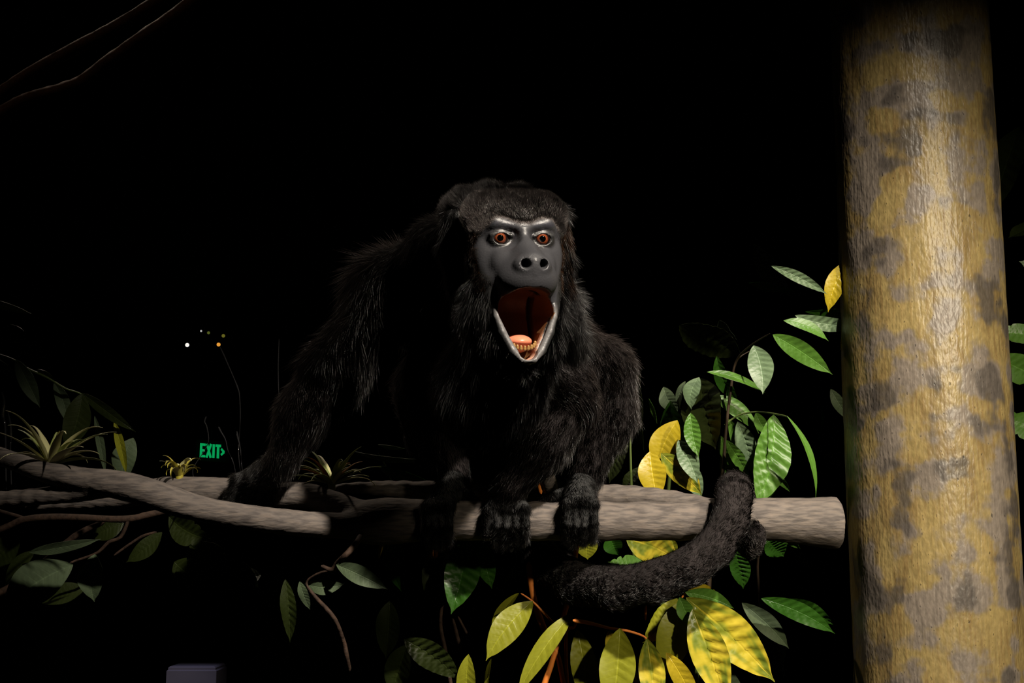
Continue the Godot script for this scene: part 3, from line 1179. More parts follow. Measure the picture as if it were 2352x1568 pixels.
# --- foliage. A leaf row: base x, y, tip x, y (frame points), width in frame pixels, roll in degrees, bow in pixels (to the right of base -> tip), depth, how much deeper the tip lies, leaf kind
func leaf(p: Node3D, x0: float, y0: float, x1: float, y1: float, wide: float, roll: float, bow: float, d: float, dd: float, kind: String, quilt := 0.02, torn := 0.0) -> void:
	var b := P(x0, y0, d)
	var e := P(x1, y1, d + dd)
	var axis := (e - b).normalized()
	var sight := ((b + e) * 0.5 - EYE).normalized()
	var side := sight.cross(axis).normalized()
	var face := side.cross(axis).normalized()
	var half := wide * 0.5 * d / F / maxf(cos(deg_to_rad(roll)), 0.3)
	var length := b.distance_to(e)
	var bw := bow * d / F
	var s1 := side.rotated(axis, deg_to_rad(roll))
	var n1 := face.rotated(axis, deg_to_rad(roll))
	var arch := length * rng.randf_range(0.02, 0.07)
	var fold := rng.randf_range(0.10, 0.28)
	var ph := rng.randf() * TAU
	var nt := 26
	var ns := 8
	var v := PackedVector3Array()
	var uv := PackedVector2Array()
	for i in nt + 1:
		var t := float(i) / nt
		var w := pow(maxf(sin(PI * pow(t, 0.86)), 0.0), 0.92)
		if t > 0.84:
			w = maxf(w * (1.0 - smoothstep(0.84, 1.0, t) * 0.65), 0.10 * (1.0 - t) / 0.16)
		w = maxf(w, 0.012)
		var c := b.lerp(e, t) + side * (bw * 4.0 * t * (1.0 - t)) + n1 * (arch * 4.0 * t * (1.0 - t))
		var tw := 0.25 * sin(ph) * (t - 0.5)
		for j in ns + 1:
			var s := float(j) / ns * 2.0 - 1.0
			var reach := w
			if torn > 0.0 and t > 0.55:
				reach *= 1.0 - torn * maxf(0.0, sin(t * 37.0 + ph + s)) * absf(s)
			var lift := fold * absf(s) * half * w - quilt * half * cos(TAU * (t * 9.0 - absf(s) * 0.9)) * (1.0 - absf(s) * 0.6) * w * 2.0 + 0.07 * half * sin(t * 9.0 + ph + s) * s * s * w
			v.append(c + (s1 * cos(tw) + n1 * sin(tw)) * (s * half * reach) + n1 * lift)
			uv.append(Vector2(0.5 + 0.5 * s, t))
	part("leaf", sheet(v, uv, nt, ns, 0.0005), M[kind], p)


func sheet(v: PackedVector3Array, uv: PackedVector2Array, nt: int, ns: int, thick: float) -> ArrayMesh:
	# a grid with a front, a back and closed edges
	var n := PackedVector3Array()
	var w := ns + 1
	var front := v.size()
	for i in nt + 1:
		for j in w:
			var du := v[mini(i + 1, nt) * w + j] - v[maxi(i - 1, 0) * w + j]
			var dv := v[i * w + mini(j + 1, ns)] - v[i * w + maxi(j - 1, 0)]
			n.append(dv.cross(du).normalized())
	var V := v.duplicate()
	var N := n.duplicate()
	var U := uv.duplicate()
	U.append_array(uv)
	for i in front:
		V.append(v[i] - n[i] * thick)
		N.append(-n[i])
	var idx := PackedInt32Array()
	for i in nt:
		for j in ns:
			var a := i * w + j
			var b := a + w
			idx.append_array(PackedInt32Array([a, b, a + 1, a + 1, b, b + 1, front + a, front + a + 1, front + b, front + a + 1, front + b + 1, front + b]))
		for j in [0, ns]:
			var a: int = i * w + j
			var b: int = a + w
			idx.append_array(PackedInt32Array([a, b, front + a, b, front + b, front + a]))
	return arrays_mesh(V, N, U, PackedColorArray(), idx)


func stem(p: Node3D, rows: Array, m: String, sides := 8) -> void:
	part("stem", tube(path4(rows), sides, 5, 0.12), M[m], p)


func plants() -> void:
	var p := thing("leafy_shrub", "tall shrub of bright green pointed leaves between the monkey and the trunk", "shrub", P(1650, 1150, 1.66))
	p.position = Vector3.ZERO
	stem(p, [[1625, 1560, 1.72, 3.2], [1630, 1300, 1.71, 3.0], [1645, 1150, 1.70, 2.4], [1660, 1085, 1.69, 2.2], [1668, 980, 1.685, 2.0], [1678, 900, 1.68, 1.8], [1690, 832, 1.675, 1.5], [1722, 795, 1.64, 1.1], [1768, 766, 1.59, 0.8]], "brown_stem")
	stem(p, [[1664, 975, 1.685, 1.2], [1700, 952, 1.68, 1.1], [1745, 946, 1.655, 1.1], [1790, 952, 1.60, 1.0], [1810, 957, 1.57, 0.7]], "green_stem")
	stem(p, [[1690, 832, 1.675, 1.0], [1702, 818, 1.68, 0.8], [1722, 806, 1.68, 0.6]], "brown_stem")
	leaf(p, 1775, 768, 1912, 860, 46, 12, -6, 1.58, -0.02, "bright")
	leaf(p, 1800, 736, 1903, 783, 25, -30, -8, 1.57, 0.0, "bright")
	leaf(p, 1826, 724, 1985, 742, 34, 12, 10, 1.58, 0.0, "pale", 0.05)
	leaf(p, 1850, 716, 2000, 708, 18, 50, -4, 1.59, 0.0, "deep")
	leaf(p, 1772, 611, 1900, 676, 25, 10, -7, 1.57, 0.0, "pale", 0.05)
	leaf(p, 1730, 560, 1818, 684, 46, 60, -6, 1.82, 0.0, "olive")
	leaf(p, 1720, 650, 1828, 669, 20, 50, -4, 1.80, 0.0, "deep")
	leaf(p, 1731, 793, 1752, 905, 58, 5, -8, 1.6, -0.02, "pale", 0.03)
	leaf(p, 1646, 818, 1697, 924, 34, 30, 6, 1.70, 0.0, "deep")
	leaf(p, 1624, 854, 1766, 910, 17, -50, -6, 1.66, 0.0, "bright")
	leaf(p, 1632, 908, 1744, 996, 36, -25, -8, 1.70, 0.0, "bright")
	leaf(p, 1560, 748, 1706, 817, 74, 50, -16, 1.77, 0.0, "olive", 0.04)
	leaf(p, 1652, 735, 1692, 780, 26, 60, 0, 1.86, 0.0, "grey")
	leaf(p, 1605, 868, 1644, 1032, 92, 44, -4, 1.71, -0.03, "olive", 0.02)
	leaf(p, 1606, 866, 1588, 940, 38, 20, 8, 1.70, 0.0, "pale")
	leaf(p, 1586, 948, 1605, 1050, 38, 15, 2, 1.67, -0.02, "bright", 0.06)
	leaf(p, 1524, 888, 1558, 950, 38, 20, 4, 1.76, 0.0, "grey")
	leaf(p, 1574, 875, 1562, 940, 16, 50, 4, 1.72, 0.0, "grey")
	leaf(p, 1540, 920, 1590, 1060, 62, 52, 6, 1.75, 0.0, "deep")
	leaf(p, 1490, 915, 1509, 973, 9, 55, -4, 1.70, 0.0, "bright")
	leaf(p, 1470, 860, 1480, 1040, 40, 62, 8, 1.80, 0.0, "olive")
	leaf(p, 1558, 1010, 1602, 1110, 46, 10, -6, 1.675, -0.02, "pale", 0.05)
	leaf(p, 1674, 962, 1704, 1060, 28, 20, -6, 1.69, 0.0, "bright")
	leaf(p, 1694, 968, 1728, 1090, 46, 15, -8, 1.68, 0.0, "pale", 0.05)
	leaf(p, 1668, 1010, 1722, 1096, 30, 25, -4, 1.665, 0.0, "bright", 0.03, 0.3)
	leaf(p, 1655, 1000, 1680, 1075, 24, 25, 0, 1.70, 0.0, "bright")
	leaf(p, 1660, 1030, 1740, 1160, 54, 15, 8, 1.71, 0.0, "deep")
	leaf(p, 1777, 952, 1738, 1165, 82, -14, -12, 1.64, -0.02, "bright", 0.075)
	leaf(p, 1788, 985, 1765, 1150, 46, 40, -12, 1.66, 0.0, "deep", 0.03)
	leaf(p, 1736, 947, 1772, 1000, 28, 15, 4, 1.68, 0.0, "bright")
	leaf(p, 1808, 955, 1874, 1142, 13, -50, -10, 1.57, 0.0, "bright")
	leaf(p, 1772, 1088, 1814, 1130, 16, 35, -6, 1.69, 0.0, "bright")
	leaf(p, 1888, 900, 1880, 1018, 38, 62, 0, 1.95, 0.0, "olive")
	leaf(p, 1908, 893, 1956, 968, 28, 20, 0, 1.98, 0.0, "grey")
	leaf(p, 1855, 1012, 1948, 1080, 17, 62, -8, 1.92, 0.0, "olive")
	leaf(p, 1806, 1015, 1822, 1110, 24, 62, -4, 1.90, 0.0, "olive")

	p = thing("yellowing_shrub", "shrub of yellow mottled leaves just above the branch beside the monkey's knee", "shrub")
	stem(p, [[1520, 1420, 1.76, 3.0], [1530, 1200, 1.75, 2.6], [1540, 1080, 1.74, 2.2], [1556, 990, 1.73, 1.5]], "green_stem")
	stem(p, [[1456, 1290, 1.76, 2.2], [1450, 1110, 1.75, 1.8], [1447, 985, 1.75, 1.2]], "green_stem")
	leaf(p, 1556, 965, 1508, 1085, 66, 12, 6, 1.715, 0.0, "yellow", 0.02)
	leaf(p, 1493, 1036, 1512, 1150, 64, 8, 2, 1.69, -0.02, "yellow", 0.03)
	leaf(p, 1518, 1040, 1612, 1136, 54, 18, -6, 1.68, 0.0, "turning", 0.03)
	leaf(p, 1560, 1050, 1612, 1145, 48, 10, -4, 1.70, 0.0, "pale", 0.04)
	leaf(p, 1440, 1010, 1400, 1110, 40, 60, 0, 1.78, 0.0, "olive")
	leaf(p, 1476, 1070, 1430, 1160, 36, 60, 0, 1.78, 0.0, "olive")

	p = thing("drooping_plant", "plant of large drooping yellow-green leaves hanging below the monkey's tail", "plant")
	stem(p, [[1600, 1600, 1.578, 3.2], [1598, 1480, 1.568, 2.4], [1580, 1420, 1.563, 2.0], [1566, 1372, 1.558, 1.6]], "green_stem")
	stem(p, [[1316, 1424, 1.518, 2.4], [1352, 1430, 1.523, 2.2], [1400, 1442, 1.528, 1.6], [1440, 1448, 1.533, 1.5], [1480, 1462, 1.538, 1.2], [1490, 1480, 1.538, 0.8]], "orange_stem")
	stem(p, [[1566, 1372, 1.558, 1.2], [1575, 1362, 1.558, 1.0], [1588, 1352, 1.558, 0.8]], "orange_stem")
	stem(p, [[1484, 1390, 1.578, 1.4], [1482, 1425, 1.578, 1.2]], "orange_stem")
	leaf(p, 1576, 1372, 1780, 1566, 98, 8, -10, 1.518, -0.02, "turning", 0.05)
	leaf(p, 1590, 1398, 1672, 1620, 84, 8, -4, 1.503, -0.02, "turning", 0.05)
	leaf(p, 1563, 1373, 1476, 1476, 60, 20, -12, 1.543, 0.0, "lime", 0.06)
	leaf(p, 1560, 1382, 1520, 1560, 80, 10, -8, 1.533, -0.02, "lime", 0.03)
	leaf(p, 1486, 1466, 1506, 1640, 60, 10, -4, 1.518, -0.02, "turning", 0.03)
	leaf(p, 1530, 1498, 1604, 1640, 46, 18, -8, 1.508, -0.02, "yellow", 0.02)
	leaf(p, 1424, 1442, 1405, 1640, 82, 10, -6, 1.508, -0.02, "lime", 0.02)
	leaf(p, 1398, 1448, 1420, 1540, 34, 20, -4, 1.538, 0.0, "yellow", 0.02)
	leaf(p, 1450, 1520, 1455, 1640, 40, 20, -4, 1.538, 0.0, "turning", 0.02)
	leaf(p, 1561, 1371, 1590, 1438, 38, 10, 0, 1.513, 0.0, "bright", 0.02)
	leaf(p, 1574, 1360, 1686, 1397, 38, 14, -8, 1.528, 0.0, "bright", 0.02)
	leaf(p, 1580, 1356, 1655, 1372, 48, 20, 0, 1.548, 0.0, "yellow", 0.03, 0.4)
	leaf(p, 1704, 1384, 1812, 1489, 46, 12, -8, 1.56, 0.0, "grey", 0.01)
	leaf(p, 1620, 1510, 1716, 1640, 66, 10, 0, 1.66, 0.0, "grey", 0.02, 0.4)
	leaf(p, 1480, 1296, 1396, 1290, 46, 12, -6, 1.66, 0.0, "bright", 0.02, 0.35)
	leaf(p, 1438, 1236, 1562, 1290, 74, 15, -10, 1.70, 0.0, "turning", 0.03)
	leaf(p, 1542, 1236, 1554, 1270, 18, 20, 0, 1.70, 0.0, "lime")
	leaf(p, 1346, 1226, 1350, 1285, 52, 15, 0, 1.72, 0.0, "lime")
	leaf(p, 1400, 1230, 1420, 1275, 44, 20, 0, 1.76, 0.0, "deep")

	p = thing("glossy_shrub", "shrub with dark glossy green leaves under the sawn end of the branch", "shrub")
	stem(p, [[1745, 1600, 1.82, 2.6], [1748, 1420, 1.80, 2.2], [1740, 1300, 1.78, 1.6], [1752, 1240, 1.76, 1.0]], "brown_stem")
	leaf(p, 1748, 1374, 1918, 1455, 44, 10, -12, 1.53, 0.0, "deep", 0.03)
	leaf(p, 1786, 1378, 1916, 1436, 40, 30, -14, 1.56, 0.0, "deep", 0.03)
	leaf(p, 1686, 1262, 1707, 1352, 46, 15, -6, 1.66, 0.0, "deep", 0.06)
	leaf(p, 1762, 1238, 1800, 1278, 54, 20, -4, 1.6, 0.0, "deep", 0.05)
	leaf(p, 1796, 1236, 1838, 1260, 15, 40, -4, 1.58, 0.0, "bright")
	leaf(p, 1812, 1258, 1874, 1310, 24, 58, -4, 1.84, 0.0, "olive")
	leaf(p, 1790, 1430, 1800, 1560, 50, 66, 0, 1.95, 0.0, "olive")

	p = thing("orange_stemmed_plant", "plant with orange-brown stems and yellow-green leaves at the bottom centre", "plant")
	stem(p, [[1214, 1290, 1.580, 3.6], [1224, 1368, 1.580, 3.8], [1242, 1425, 1.580, 4.0], [1258, 1462, 1.580, 3.6], [1282, 1510, 1.580, 3.2], [1300, 1600, 1.580, 3.2]], "orange_stem", 12)
	stem(p, [[1196, 1362, 1.565, 0.9], [1222, 1380, 1.565, 1.2], [1250, 1408, 1.565, 1.5], [1282, 1442, 1.560, 1.6], [1300, 1455, 1.570, 1.4]], "orange_stem")
	stem(p, [[1306, 1378, 1.600, 3.0], [1290, 1430, 1.590, 3.4], [1274, 1500, 1.580, 3.6], [1240, 1600, 1.580, 3.6]], "orange_stem", 10)
	stem(p, [[1326, 1421, 1.575, 1.5], [1318, 1440, 1.575, 1.8], [1302, 1448, 1.580, 2.0], [1300, 1500, 1.580, 2.0], [1305, 1600, 1.580, 2.2]], "orange_stem")
	stem(p, [[1328, 1245, 1.640, 3.0], [1322, 1275, 1.640, 3.0], [1310, 1380, 1.610, 2.6]], "orange_stem")
	leaf(p, 1224, 1380, 1116, 1517, 66, 10, 8, 1.550, -0.02, "lime", 0.02)
	leaf(p, 1192, 1361, 1128, 1462, 24, 35, 4, 1.570, 0.0, "lime")
	leaf(p, 1317, 1406, 1186, 1600, 44, 25, 4, 1.540, -0.03, "lime", 0.02)
	leaf(p, 1326, 1446, 1352, 1640, 60, 10, -6, 1.555, -0.02, "lime", 0.04)
	leaf(p, 1128, 1512, 1114, 1600, 10, 50, 0, 1.560, 0.0, "lime")
	leaf(p, 1222, 1284, 1158, 1337, 26, 20, 0, 1.660, 0.0, "grey")

	p = thing("broad_leaf_shrub", "dim shrub with broad dark green leaves hanging under the branch left of the monkey's hand", "shrub")
	stem(p, [[1040, 1600, 1.615, 2.6], [1022, 1490, 1.605, 2.6], [1012, 1420, 1.605, 2.2], [1030, 1300, 1.615, 1.8], [1050, 1238, 1.615, 1.4]], "twig")
	stem(p, [[1060, 1500, 1.605, 2.2], [1050, 1460, 1.605, 2.4], [1040, 1420, 1.600, 1.6]], "twig")
	stem(p, [[1075, 1460, 1.615, 1.8], [1052, 1415, 1.615, 1.4]], "twig")
	stem(p, [[1014, 1236, 1.575, 3.0], [1002, 1256, 1.575, 3.2], [1000, 1280, 1.575, 2.6]], "orange_stem")
	leaf(p, 1040, 1232, 998, 1418, 80, 12, 8, 1.585, -0.02, "olive", 0.03)
	leaf(p, 1072, 1236, 1036, 1410, 80, 10, -8, 1.555, -0.03, "deep", 0.05)
	leaf(p, 1090, 1232, 1130, 1352, 50, 10, -4, 1.575, 0.0, "deep", 0.05)
	leaf(p, 928, 1468, 1058, 1560, 62, 20, -10, 1.555, 0.0, "olive", 0.06)
	leaf(p, 1076, 1502, 1072, 1640, 44, 20, 0, 1.545, 0.0, "lime", 0.02)
	leaf(p, 895, 1380, 886, 1512, 56, 25, -6, 1.615, 0.0, "olive", 0.01)
	leaf(p, 935, 1480, 900, 1600, 60, 30, 0, 1.635, 0.0, "olive", 0.02)

	p = thing("hanging_sprig", "small sprig of narrow green leaves hanging under the shaded part of the branch", "plant")
	stem(p, [[896, 1222, 1.56, 1.4], [892, 1240, 1.565, 1.0], [890, 1262, 1.57, 0.7]], "green_stem")
	leaf(p, 893, 1226, 869, 1288, 10, 50, 2, 1.57, 0.0, "yellow")
	leaf(p, 888, 1240, 922, 1358, 30, 15, 4, 1.58, 0.0, "deep", 0.02)
	leaf(p, 904, 1226, 928, 1308, 24, 20, -2, 1.575, 0.0, "deep", 0.04)

	p = thing("pale_leaf_twig", "thin twig with pale green leaves below the lower fork of the branch", "twig")
	stem(p, [[832, 1222, 1.492, 3.6], [822, 1242, 1.45, 3.4], [800, 1268, 1.405, 3.2], [776, 1292, 1.415, 3.0], [762, 1308, 1.420, 2.6], [738, 1299, 1.425, 2.0]], "twig")
	stem(p, [[762, 1308, 1.420, 1.4], [728, 1318, 1.425, 1.2], [704, 1338, 1.430, 1.2], [722, 1368, 1.425, 2.0], [748, 1396, 1.425, 2.4], [770, 1424, 1.425, 2.4], [790, 1475, 1.435, 2.4], [796, 1505, 1.435, 2.6], [803, 1540, 1.445, 2.2]], "twig")
	leaf(p, 772, 1296, 890, 1353, 42, 10, -4, 1.410, -0.01, "grey", 0.01)
	leaf(p, 700, 1340, 792, 1340, 34, 15, 6, 1.435, 0.0, "grey", 0.01)
	leaf(p, 688, 1335, 712, 1400, 22, 30, 0, 1.465, 0.0, "grey", 0.02)
	leaf(p, 655, 1330, 666, 1475, 36, 20, -6, 1.505, 0.0, "olive", 0.04)

	p = thing("lower_left_shrub", "dim shrub with large heart-shaped grey-green leaves in the lower left corner", "shrub")
	stem(p, [[-40, 1232, 1.68, 4.2], [20, 1208, 1.68, 4.2], [60, 1192, 1.68, 4.4], [140, 1187, 1.685, 4.4], [280, 1192, 1.69, 4.4], [340, 1182, 1.70, 4.2], [392, 1170, 1.71, 3.6]], "twig", 10)
	stem(p, [[-30, 1165, 1.69, 2.4], [30, 1182, 1.685, 2.4], [62, 1192, 1.68, 2.4]], "twig")
	stem(p, [[296, 1190, 1.69, 2.4], [278, 1232, 1.69, 2.2], [250, 1245, 1.69, 2.2], [222, 1270, 1.69, 1.8], [172, 1288, 1.69, 1.4], [160, 1294, 1.68, 1.0]], "twig")
	stem(p, [[360, 1222, 1.72, 1.8], [330, 1230, 1.72, 1.8], [300, 1248, 1.72, 1.6], [262, 1275, 1.72, 1.4]], "twig")
	stem(p, [[240, 1198, 1.74, 3.6], [190, 1220, 1.74, 4.0], [150, 1248, 1.74, 4.2], [90, 1300, 1.74, 4.4], [30, 1345, 1.74, 5.0], [-40, 1380, 1.74, 5.0]], "twig", 10)
	leaf(p, 168, 1296, 7, 1401, 96, 8, 10, 1.62, 0.0, "grey", 0.008)
	leaf(p, 218, 1272, 217, 1382, 58, 18, 6, 1.65, 0.0, "grey", 0.008)
	leaf(p, 66, 1268, 232, 1238, 26, 30, -4, 1.66, 0.0, "grey", 0.008)
	leaf(p, 80, 1264, 12, 1345, 32, 20, 6, 1.68, 0.0, "olive", 0.01)
	leaf(p, 372, 1222, 290, 1291, 40, 15, -6, 1.70, 0.0, "olive", 0.02)
	leaf(p, 198, 1350, 90, 1385, 44, 30, 0, 1.74, 0.0, "olive", 0.01)
	leaf(p, 285, 1200, 210, 1235, 50, 20, 0, 1.76, 0.0, "olive", 0.01)
	leaf(p, 48, 1230, -30, 1310, 60, 20, 0, 1.76, 0.0, "olive", 0.01)
	leaf(p, 388, 1186, 484, 1238, 62, 25, 8, 1.72, 0.0, "olive", 0.02, 0.2)
	leaf(p, 436, 1252, 524, 1332, 90, 25, -6, 1.74, 0.0, "olive", 0.02, 0.2)
	leaf(p, 400, 1290, 470, 1345, 70, 25, 0, 1.78, 0.0, "olive", 0.02)
	leaf(p, 560, 1290, 566, 1416, 74, 20, 6, 1.72, 0.0, "olive", 0.05)
	leaf(p, 600, 1320, 530, 1345, 50, 30, 0, 1.75, 0.0, "olive", 0.03)

	p = thing("leafy_spray", "arching spray of dim narrow leaves at the left edge above the branch", "plant")
	stem(p, [[-60, 800, 1.64, 1.8], [20, 822, 1.64, 1.7], [60, 845, 1.64, 1.6], [110, 868, 1.64, 1.5], [150, 892, 1.64, 1.3], [187, 905, 1.64, 1.0], [235, 938, 1.64, 0.9], [300, 985, 1.64, 0.6]], "green_stem")
	leaf(p, 36, 825, 92, 936, 36, 20, -4, 1.64, 0.0, "grey", 0.008)
	leaf(p, 85, 848, 130, 880, 16, 35, -2, 1.64, 0.0, "olive", 0.008)
	leaf(p, 124, 878, 155, 974, 30, 25, -8, 1.65, 0.0, "grey", 0.008)
	leaf(p, 189, 903, 150, 1034, 60, 10, -8, 1.62, 0.0, "olive", 0.008)
	leaf(p, 188, 902, 312, 992, 26, 30, -4, 1.63, 0.0, "olive", 0.008)
	leaf(p, 217, 955, 242, 1090, 18, 30, -4, 1.65, 0.0, "grey", 0.008)
	leaf(p, 262, 966, 290, 1090, 20, 25, -6, 1.64, 0.0, "lime", 0.008)
	leaf(p, 306, 1005, 285, 1110, 54, 15, 10, 1.67, 0.0, "grey", 0.008)
	leaf(p, -40, 820, 30, 850, 30, 25, 0, 1.66, 0.0, "olive", 0.008)
	leaf(p, -30, 690, 72, 720, 18, 35, -4, 1.6, 0.0, "grey", 0.008)
	leaf(p, 24, 745, 124, 818, 42, 62, 0, 1.7, 0.0, "olive", 0.008)

	p = thing("far_side_shrub", "shrub with pale green leaves showing to the right of the trunk", "shrub")
	stem(p, [[2450, 1400, 1.80, 4.0], [2430, 1000, 1.80, 3.4], [2400, 780, 1.80, 2.6], [2380, 520, 1.82, 2.0], [2345, 310, 1.84, 1.2]], "brown_stem")
	leaf(p, 2340, 292, 2272, 500, 76, 48, -10, 1.80, 0.0, "olive", 0.01)
	leaf(p, 2384, 512, 2316, 546, 30, 60, -4, 1.82, 0.0, "olive", 0.01)
	leaf(p, 2398, 780, 2270, 770, 44, 20, 8, 1.76, 0.0, "bright", 0.03, 0.2)
	leaf(p, 2280, 820, 2420, 890, 68, 10, -6, 1.74, 0.0, "bright", 0.03, 0.3)
	leaf(p, 2420, 1010, 2280, 955, 60, 15, 4, 1.76, 0.0, "bright", 0.03, 0.2)
	leaf(p, 2420, 640, 2340, 600, 40, 20, 4, 1.80, 0.0, "pale", 0.03)


	p = thing("yellow_leaf_twig", "thin twig with two yellow leaves just beside the left edge of the trunk", "twig")
	stem(p, [[1952, 590, 1.60, 1.2], [1962, 640, 1.69, 1.4], [1975, 800, 1.71, 1.6], [1990, 1120, 1.72, 1.8], [2010, 1700, 1.72, 2.2]], "brown_stem")
	leaf(p, 1950, 598, 1902, 717, 46, 10, 6, 1.575, 0.0, "yellow", 0.04)
	leaf(p, 1960, 730, 1930, 804, 16, 30, 0, 1.57, 0.0, "yellow", 0.04)

	vines()


func vines() -> void:
	var o := part("liana", tube(path4([[-60, 262, 1.9, 9.5], [0, 215, 1.9, 9.0], [80, 162, 1.9, 9.0], [180, 108, 1.9, 9.5], [270, 60, 1.9, 9.5], [400, -20, 1.9, 9.5], [520, -90, 1.9, 9.5]]), 12, 6, 0.12), M.vine, self)
	tag(o, "straight brown liana crossing the top left corner, the upper of the two", "liana")
	o = part("liana", tube(path4([[-60, 310, 1.95, 9.5], [0, 262, 1.95, 9.5], [60, 228, 1.95, 9.0], [140, 205, 1.95, 9.0], [190, 186, 1.95, 9.5], [250, 140, 1.95, 9.5], [330, 84, 1.95, 10], [420, 22, 1.95, 10.5], [520, -60, 1.95, 10.5]]), 12, 6, 0.2), M.vine, self)
	tag(o, "wavy grey-brown liana crossing the top left corner, the lower of the two", "liana")


# --- air plants that grow on the branch: rosettes of curling straps, each strap a leaf of its own
func strap(p: Node3D, at: Vector3, out: Vector3, length: float, wide: float, droop: float, m: Material) -> void:
	var up := Vector3.UP
	var side := out.cross(up)
	side = side.normalized() if side.length() > 0.05 else Vector3(1, 0, 0)
	var nt := 14
	var v := PackedVector3Array()
	var uv := PackedVector2Array()
	var q := at
	var dir := out.normalized()
	for i in nt + 1:
		var t := float(i) / nt
		var w := wide * 0.5 * (0.75 + 0.5 * sin(PI * minf(t * 1.6, 1.0))) * (1.0 - pow(t, 2.2)) + 0.0001
		var nrm := side.cross(dir).normalized()
		for j in 5:
			var s := j / 2.0 - 1.0
			v.append(q + side * (s * w) + nrm * (s * s * w * 0.45))
			uv.append(Vector2(0.5 + 0.5 * s, t))
		q += dir * (length / nt)
		dir = dir.rotated(side, -droop / nt * (0.25 + 2.25 * t * t)).normalized()
	part("leaf", sheet(v, uv, nt, 4, 0.0005), m, p)


func rosette(label: String, at: Vector3, n: int, length: float, wide: float, open: float, droop: float, mats: Array, sd: int, toward := Vector3.ZERO, lift := 1.5) -> void:
	var p := thing("air_plant", label, "bromeliad", Vector3.ZERO, "air plants growing on the branch")
	var r := RandomNumberGenerator.new()
	r.seed = sd
	for i in n:
		var a := TAU * (i * 0.382 + r.randf() * 0.12)
		var rise := lift * lerpf(1.25, 0.15, pow(float(i) / n, 0.8)) / open
		var out := Vector3(cos(a) * open, rise, sin(a) * open * 0.8) + toward
		strap(p, at + Vector3(cos(a), 0, sin(a)) * 0.003, out.normalized(), length * r.randf_range(0.6, 1.1), wide * r.randf_range(0.8, 1.15), droop * r.randf_range(0.5, 1.3), mats[r.randi() % mats.size()])
	part("rosette_base", tube([Vector4(at.x, at.y - 0.008, at.z, 0.004), Vector4(at.x, at.y + 0.003, at.z, 0.0045), Vector4(at.x, at.y + 0.010, at.z, 0.0025)], 10, 3), mats[0], p)


func air_plants() -> void:
	rosette("large pale air plant with broad curling leaves at the far left of the branch", P(118, 1066, 1.492), 20, 0.078, 0.0085, 1.0, 1.5, [M.strap, M.strap, M.strap_green], 7, Vector3(0.25, 0.0, 0.0))
	rosette("small yellow air plant with curled tips growing left of the monkey's hand", P(412, 1095, 1.545), 20, 0.034, 0.0064, 0.75, 3.0, [M.strap_yellow, M.strap_yellow, M.strap], 12, Vector3.ZERO, 2.4)
	rosette("spiky green and brown air plant growing behind the monkey's arm", P(762, 1112, 1.56), 26, 0.058, 0.0058, 1.0, 1.5, [M.strap_green, M.strap, M.strap_green, M.strap_brown], 23)
	var p := thing("narrow_leaf_plant", "few long narrow leaves in the shadow behind the branch under the monkey", "plant")
	stem(p, [[905, 1120, 1.70, 2.0], [890, 1080, 1.71, 1.6], [868, 1040, 1.72, 1.0]], "green_stem")
	leaf(p, 868, 1021, 930, 1030, 9, 40, 0, 1.72, 0.0, "grey", 0.01)
	leaf(p, 812, 1036, 985, 1054, 13, 45, 6, 1.70, 0.0, "grey", 0.01)
	leaf(p, 868, 1070, 992, 1108, 26, 25, 4, 1.70, 0.0, "deep", 0.02)
	leaf(p, 1074, 1112, 1088, 1098, 8, 20, 0, 1.58, 0.0, "grey", 0.01)


# --- far behind: the exit sign, a few lamps, a plinth and glossy hanging strings
func bar(st: SurfaceTool, a: Vector2, b: Vector2, w: float, z: float) -> void:
	# one stroke of a letter, 6 mm thick
	var d := (b - a).normalized() * 1.0
	var s := Vector2(-d.y, d.x) * w * 0.5
	var c := [a - s, b - s, b + s, a + s]
	var f := c.map(func(q): return Vector3(q.x, q.y, z + 0.006))
	var k := c.map(func(q): return Vector3(q.x, q.y, z))
	for q in [[f[0], f[1], f[2], f[3]], [k[3], k[2], k[1], k[0]], [f[1], f[0], k[0], k[1]], [f[2], f[1], k[1], k[2]], [f[3], f[2], k[2], k[3]], [f[0], f[3], k[3], k[0]]]:
		for i in [0, 2, 1, 0, 3, 2]:
			st.add_vertex(q[i])


func strokes(rows: Array) -> ArrayMesh:
	var st := SurfaceTool.new()
	st.begin(Mesh.PRIMITIVE_TRIANGLES)
	st.set_smooth_group(-1)
	for r in rows:
		bar(st, Vector2(r[0], r[1]), Vector2(r[2], r[3]), r[4], 0.031)
	st.generate_normals()
	return st.commit()


func glow(c: Color, e: float) -> StandardMaterial3D:
	var m := mat(Color(0.02, 0.02, 0.02), 0.5)
	m.emission_enabled = true
	m.emission = c
	m.emission_energy_multiplier = e
	return m


